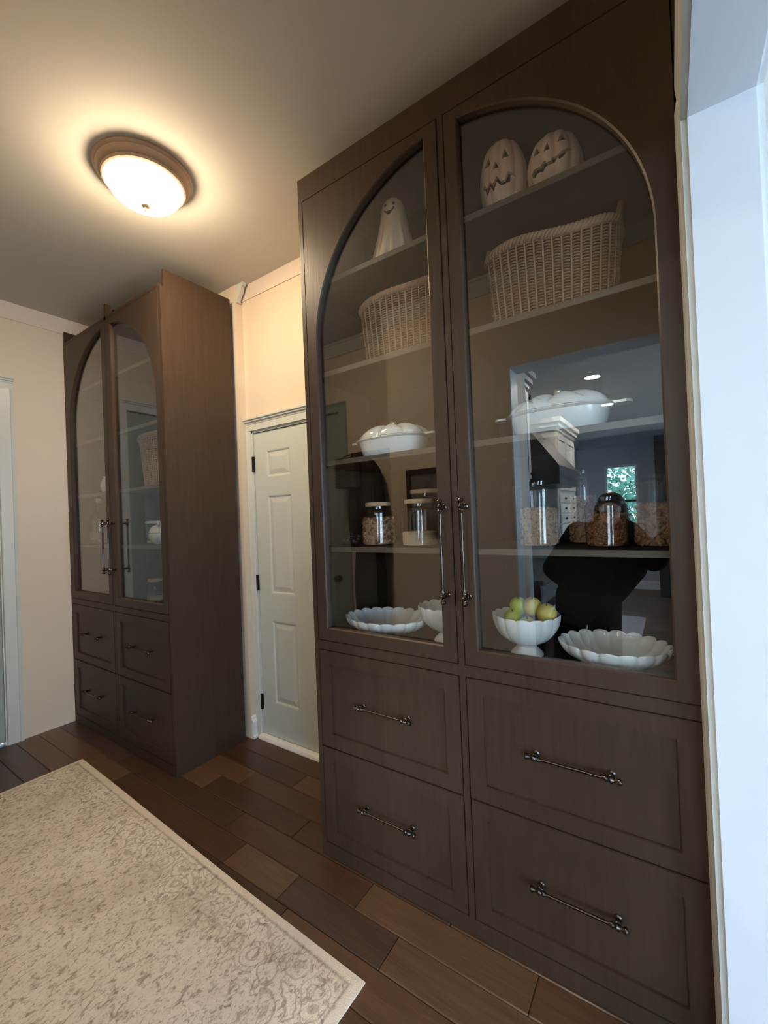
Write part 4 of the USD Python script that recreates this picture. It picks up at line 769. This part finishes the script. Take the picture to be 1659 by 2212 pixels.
obj('body', box(XK, XB, -2.40, -1.92, 0.02, 0.88), 'fridge_dark', t); obj('oven_door', box(XB, XB + 0.02, -2.39, -1.93, 0.14, 0.72), 'oven_glass', t); obj('control_panel', box(XB, XB + 0.02, -2.39, -1.93, 0.75, 0.87), 'steel', t); obj('handle', cat(tube([(XB + 0.06, -2.37, 0.69), (XB + 0.06, -1.95, 0.69)], 0.012, 8), box(XB + 0.02, XB + 0.06, -2.33, -2.31, 0.68, 0.70), box(XB + 0.02, XB + 0.06, -2.01, -1.99, 0.68, 0.70)), 'steel', t)
t = thing('base_cabinet', 'cream glazed base cabinet with drawers along the kitchen wall', 'cabinet')
obj('body', box(XK, XB, -4.35, -2.405, 0.08, 0.88), 'kitchen_paint', t); obj('toe_kick', box(XK, XB - 0.07, -4.35, -2.405, 0.0, 0.08), 'fridge_dark', t)
for k in range(4):
    y1 = -2.42 - k * 0.48; shaker(t, XB, y1 - 0.46, y1, 0.11, 0.36, 'drawer', (y1 - 0.23, 0.24)); shaker(t, XB, y1 - 0.46, y1, 0.38, 0.63, 'drawer', (y1 - 0.23, 0.50)); shaker(t, XB, y1 - 0.46, y1, 0.65, 0.86, 'drawer', (y1 - 0.23, 0.76))
tag(obj('worktop', cbox(XK, XB + 0.03, -4.36, -1.91, 0.882, 0.918, 0.004), 'stone_top'), 'dark stone worktop on the kitchen base cabinets', 'worktop')
t = thing('microwave', 'small dark microwave under the nearest kitchen wall cabinet', 'microwave')
obj('body', box(XK + 0.02, -1.05, -2.32, -1.94, 1.42, 1.68), 'steel', t); obj('microwave_door', box(-1.05, -1.035, -2.31, -2.03, 1.44, 1.66), 'oven_glass', t); obj('keypad', box(-1.05, -1.036, -2.02, -1.95, 1.44, 1.66), 'fridge_dark', t)
t = thing('shelf_bracket', 'pale shelf holding the microwave', 'shelf'); obj('board', box(XK, -1.02, -2.33, -1.93, 1.392, 1.419), 'white_trim', t); obj('bracket', prof_y([(XK, 1.39), (-1.1, 1.39), (XK, 1.18)], -2.30, -2.27), 'white_trim', t); obj('bracket', prof_y([(XK, 1.39), (-1.1, 1.39), (XK, 1.18)], -1.99, -1.96), 'white_trim', t)
pl = thing('trailing_plant', 'dark leafy potted plant on top of the range hood, mirrored in the glass', 'plant', (-1.30, -2.86, 2.321))
rg = np.random.default_rng(8)
def leaves(n, sp, size, seed):
    g = np.random.default_rng(seed); c = g.normal(0, 1, (n, 3)) * sp; V, F = [], []
    for k in range(n):
        a = g.normal(0, 1, 3); a /= np.linalg.norm(a); b = np.cross(a, g.normal(0, 1, 3)); b /= np.linalg.norm(b); s = size * g.uniform(0.6, 1.3)
        o = len(V); V += [c[k], c[k] + a * s * 0.5 + b * s * 0.25, c[k] + a * s, c[k] + a * s * 0.5 - b * s * 0.25]; F += [(o, o + 1, o + 2), (o, o + 2, o + 3)]
    return trimesh.Trimesh(np.array(V), np.array(F), process=False)
obj('foliage', mov(leaves(300, (0.075, 0.085, 0.05), 0.07, 2), (0.03, 0, 0.17)), 'leaf_dark', pl, False).SetCustomDataByKey('kind', 'stuff')
obj('pot', lathe([(0.001, 0.0), (0.04, 0.0), (0.05, 0.10), (0.045, 0.10), (0.001, 0.08)], 20), 'cork', pl)
t = thing('larder', 'tall dark larder at the far end of the kitchen, right of the window', 'larder')
obj('body', box(-0.20, 0.75, -7.22, -6.55, 0.0, 2.55), 'fridge_dark', t)
for x in (-0.19, 0.285): d = obj('larder_door', cbox(x, x + 0.455, -6.55, -6.525, 0.05, 2.5, 0.004), 'fridge_dark', t); obj('handle', tube([(x + (0.41 if x < 0 else 0.05), -6.50, 0.9), (x + (0.41 if x < 0 else 0.05), -6.50, 1.4)], 0.008, 8), 'steel', d)
tag(obj('kitchen_mat', cbox(-0.74, -0.33, -5.02, -4.05, 0.001, 0.009, 0.003), 'mat_grey'), 'plain grey mat on the kitchen floor, mirrored in the glass', 'mat')
for k, (x, y, lab) in enumerate(((-0.58, -3.08, 'lit recessed ceiling light nearest the kitchen opening, mirrored in the glass'), (-0.60, -4.40, 'lit recessed ceiling light in the middle of the kitchen, mirrored in the glass'))):
    t = thing('recessed_light', lab, 'ceiling light', (x, y, 2.70), 0, 'recessed kitchen lights')
    obj('trim_ring', lathe([(0.062, -0.001), (0.085, -0.001), (0.083, -0.006), (0.066, -0.008), (0.062, -0.001)], 32), 'white_trim', t); obj('lens', mov(cyl((0, 0, 0), 0.066, 0.004, 32), (0, 0, -0.006)), 'downlight_glow', t)
t = thing('recessed_light', 'unlit recessed ceiling light under the far kitchen beam', 'ceiling light', (-0.63, -6.0, 2.60), 0, 'recessed kitchen lights')
obj('trim_ring', lathe([(0.062, -0.001), (0.085, -0.001), (0.083, -0.006), (0.066, -0.008), (0.062, -0.001)], 32), 'white_trim', t); obj('lens', mov(cyl((0, 0, 0), 0.066, 0.004, 32), (0, 0, -0.006)), 'jamb_white', t)
# garden shrub beyond the small window
sh = thing('garden_shrub', 'leafy green shrub outside the small kitchen window', 'shrub', (-0.9, -9.2, -0.3))
lv = leaves(5200, (0.95, 0.40, 0.85), 0.14, 5); lv.apply_translation((0, 0, 1.75)); v = lv.vertices.copy(); v[:, 2] = np.abs(v[:, 2]) + 0.05; lv.vertices = v
obj('foliage', lv, 'leaf_out', sh, False).SetCustomDataByKey('kind', 'stuff')
obj('stem', tube([(0, 0, 0), (0.05, 0.02, 0.8), (0.0, 0.0, 1.6)], [0.06, 0.05, 0.03], 8), 'cork', sh, True)

# ================================================================== PERSON (mirrored in the glass, taking the picture)
def blend(bones, ref=0.02, it=14, sub=24):
    allm = None
    for (p, rp, q, rq) in bones:
        a = m3.Manifold.sphere(rp, sub).translate([float(x) for x in p]); b = m3.Manifold.sphere(rq, sub).translate([float(x) for x in q])
        h = m3.Manifold.batch_hull([a, b]); allm = h if allm is None else allm + h
    t = tri(allm.refine_to_length(ref)); t.merge_vertices(); trimesh.smoothing.filter_taubin(t, 0.5, 0.53, it); return t
PY = -1.70
hipL, hipR = (-0.575, PY, 0.84), (-0.40, PY, 0.84)
kneeL, kneeR = (-0.625, PY + 0.04, 0.46), (-0.385, PY + 0.04, 0.46)
ankL, ankR = (-0.655, PY, 0.085), (-0.375, PY, 0.085)
pel, wai, che, nek = (-0.488, PY, 0.90), (-0.455, PY, 1.04), (-0.395, PY, 1.22), (-0.345, PY, 1.335)
shL, shR = (-0.525, PY, 1.275), (-0.245, PY + 0.01, 1.275)
elL, wrL = (-0.690, PY - 0.03, 1.04), (-0.615, PY - 0.16, 0.93)
elR, wrR = (-0.105, PY + 0.05, 1.13), (0.028, PY + 0.22, 1.335)
hd_c = np.array((-0.328, PY + 0.015, 1.435))
pe = thing('person', 'person in loose black clothes holding up a phone, mirrored in the right glass door', 'person')
def limb(a, ra, b, rb): return (a, ra, b, rb)
def hand(w, d, palm_n, curl, s=1):
    """bones of a hand from wrist w along unit d; palm_n: palm normal; five fingers"""
    w = np.array(w, float); d = np.array(d, float) / np.linalg.norm(d); n = np.array(palm_n, float); n -= d * n.dot(d); n /= np.linalg.norm(n); sd = np.cross(d, n) * s; B = []
    k0 = w + d * 0.02
    for i, (o, L) in enumerate(((-0.027, 0.068), (-0.009, 0.078), (0.009, 0.074), (0.026, 0.058))):
        b = w + d * 0.085 + sd * o; B.append((k0 + sd * o * 0.6, 0.014, b, 0.0105))
        dirs, p, r = d.copy(), b, 0.0098
        for q, f in enumerate((0.45, 0.32, 0.23)):
            dirs = dirs * math.cos(curl) + n * math.sin(curl); dirs /= np.linalg.norm(dirs); p2 = p + dirs * L * f; B.append((p, r, p2, r - 0.0009)); p, r = p2, r - 0.0009
    a = k0 + sd * -0.022; b = a + d * 0.032 - sd * 0.026 + n * 0.014; c = b + d * 0.030 - sd * 0.006 + n * 0.016
    B += [(k0, 0.016, a, 0.013), (a, 0.013, b, 0.0105), (b, 0.0105, c, 0.009)]
    return B
hdR = hand(wrR, np.array((0.004, -1.375, 1.420)) - np.array(wrR), (-1, 0.15, 0.2), 0.35, 1)
hdL = hand(wrL, (0.75, 0.1, -0.6), (0, 1, 0.2), 0.30, -1)
body = [limb(pel, 0.115, wai, 0.105), limb(wai, 0.105, che, 0.115), limb(che, 0.11, nek, 0.055), limb(che, 0.09, shL, 0.06), limb(che, 0.09, shR, 0.06), limb(nek, 0.05, hd_c + (0, -0.015, -0.05), 0.05),
    limb(pel, 0.10, hipL, 0.095), limb(pel, 0.10, hipR, 0.095), limb(hipL, 0.088, kneeL, 0.057), limb(kneeL, 0.056, ankL, 0.038), limb(hipR, 0.088, kneeR, 0.057), limb(kneeR, 0.056, ankR, 0.038),
    limb(ankL, 0.035, (ankL[0] - 0.02, ankL[1] + 0.13, 0.035), 0.03), limb(ankR, 0.035, (ankR[0] + 0.01, ankR[1] + 0.13, 0.035), 0.03),
    limb(shL, 0.052, elL, 0.041), limb(elL, 0.040, wrL, 0.027), limb(shR, 0.052, elR, 0.041), limb(elR, 0.040, wrR, 0.027),
    limb(hd_c + (0, -0.012, 0.025), 0.075, hd_c + (0, 0.022, -0.05), 0.055), limb(hd_c + (0, 0.03, 0.0), 0.058, hd_c + (0, 0.055, -0.072), 0.026),
    limb(hd_c + (0, 0.085, 0.005), 0.010, hd_c + (0, 0.100, -0.022), 0.012)] + [limb(hd_c + (sx * 0.072, -0.01, 0.012), 0.012, hd_c + (sx * 0.074, -0.006, -0.022), 0.009) for sx in (-1, 1)]
obj('body', blend(body + hdR + hdL, 0.012, 6, 20), 'skin', pe, True)
for sx in (-1, 1): e_ = obj('eye', ball(hd_c + (sx * 0.031, 0.070, -0.004), 0.0125), 'eye_white', pe); obj('iris', ball(hd_c + (sx * 0.031, 0.0795, -0.004), 0.0055), 'eye_iris', e_)
obj('mouth', ball(hd_c + (0, 0.0805, -0.056), 0.012, 2, (1, 1, 1)).apply_transform(np.eye(4)), 'lips', pe)
hairb = blend([limb(hd_c + (0, -0.022, 0.035), 0.084, hd_c + (0, -0.045, -0.06), 0.078), limb(hd_c + (0, -0.05, -0.05), 0.075, hd_c + (-0.03, -0.06, -0.15), 0.06), limb(hd_c + (-0.055, -0.015, 0.01), 0.042, hd_c + (-0.085, -0.02, -0.12), 0.035), limb(hd_c + (0.055, -0.015, 0.01), 0.042, hd_c + (0.082, -0.02, -0.11), 0.035)], 0.02, 8)
obj('hair', hairb, 'hair', pe, True, label='dark hair')
sweater = blend([limb(che, 0.155, wai, 0.165), limb(wai, 0.165, (pel[0] - 0.01, pel[1], pel[2] - 0.04), 0.175), limb(che, 0.14, (nek[0], nek[1], nek[2] - 0.015), 0.085), limb(shL, 0.088, elL, 0.085), limb(elL, 0.085, (wrL[0] + 0.005, wrL[1] + 0.005, wrL[2] - 0.03), 0.058), limb(che, 0.12, shL, 0.09), limb(che, 0.12, shR, 0.09),
    limb(shR, 0.088, elR, 0.078), limb(elR, 0.078, tuple(np.array(elR) * 0.15 + np.array(wrR) * 0.85), 0.05), limb(shL, 0.085, (-0.60, PY, 1.0), 0.10), limb((-0.60, PY, 1.0), 0.09, (pel[0] - 0.05, PY, 0.90), 0.12), limb(shR, 0.08, (-0.22, PY, 1.06), 0.08), limb((-0.22, PY, 1.06), 0.08, (-0.35, PY, 0.92), 0.10)], 0.022, 10)
obj('sweater', sweater, 'black_cloth_rough', pe, True, label='loose black sweater')
tro = blend([limb((hipL[0], PY, 0.86), 0.112, kneeL, 0.086), limb(kneeL, 0.086, (ankL[0], ankL[1], 0.13), 0.070), limb((hipR[0], PY, 0.86), 0.112, kneeR, 0.086), limb(kneeR, 0.086, (ankR[0], ankR[1], 0.13), 0.070), limb((hipL[0], PY, 0.86), 0.115, (hipR[0], PY, 0.86), 0.115)], 0.022, 10)
obj('trousers', tro, 'black_cloth', pe, True, label='black trousers')
for a, sx in ((ankL, -1), (ankR, 1)):
    s_ = blend([limb((a[0], a[1] - 0.035, 0.045), 0.042, (a[0] + sx * 0.012, a[1] + 0.15, 0.036), 0.034), limb((a[0], a[1], 0.07), 0.045, (a[0], a[1], 0.11), 0.043)], 0.015, 5); v = s_.vertices.copy(); v[:, 2] = np.maximum(v[:, 2], 0.003); s_.vertices = v
    obj('shoe', s_, 'phone_black', pe, True)
ph = thing('smartphone', 'dark smartphone held up by the person, mirrored in the right glass door', 'phone', (0.006, -1.372, 1.405), 0.597)
obj('case', cbox(-0.037, 0.037, -0.010, -0.002, -0.078, 0.072, 0.003), 'phone_black', ph); obj('screen', box(-0.034, 0.034, -0.0112, -0.0102, -0.074, 0.068), 'oven_glass', ph)
cb = obj('camera_bump', cbox(-0.034, -0.012, -0.002, 0.0005, 0.034, 0.068, 0.001), 'phone_black', ph); obj('lens', rot(mov(cyl((0, 0, 0), 0.006, 0.001, 16), (0, 0, 0)), PI / 2, (1, 0, 0)).apply_translation((-0.023, 0.0015, 0.043)), 'phone_lens', cb)
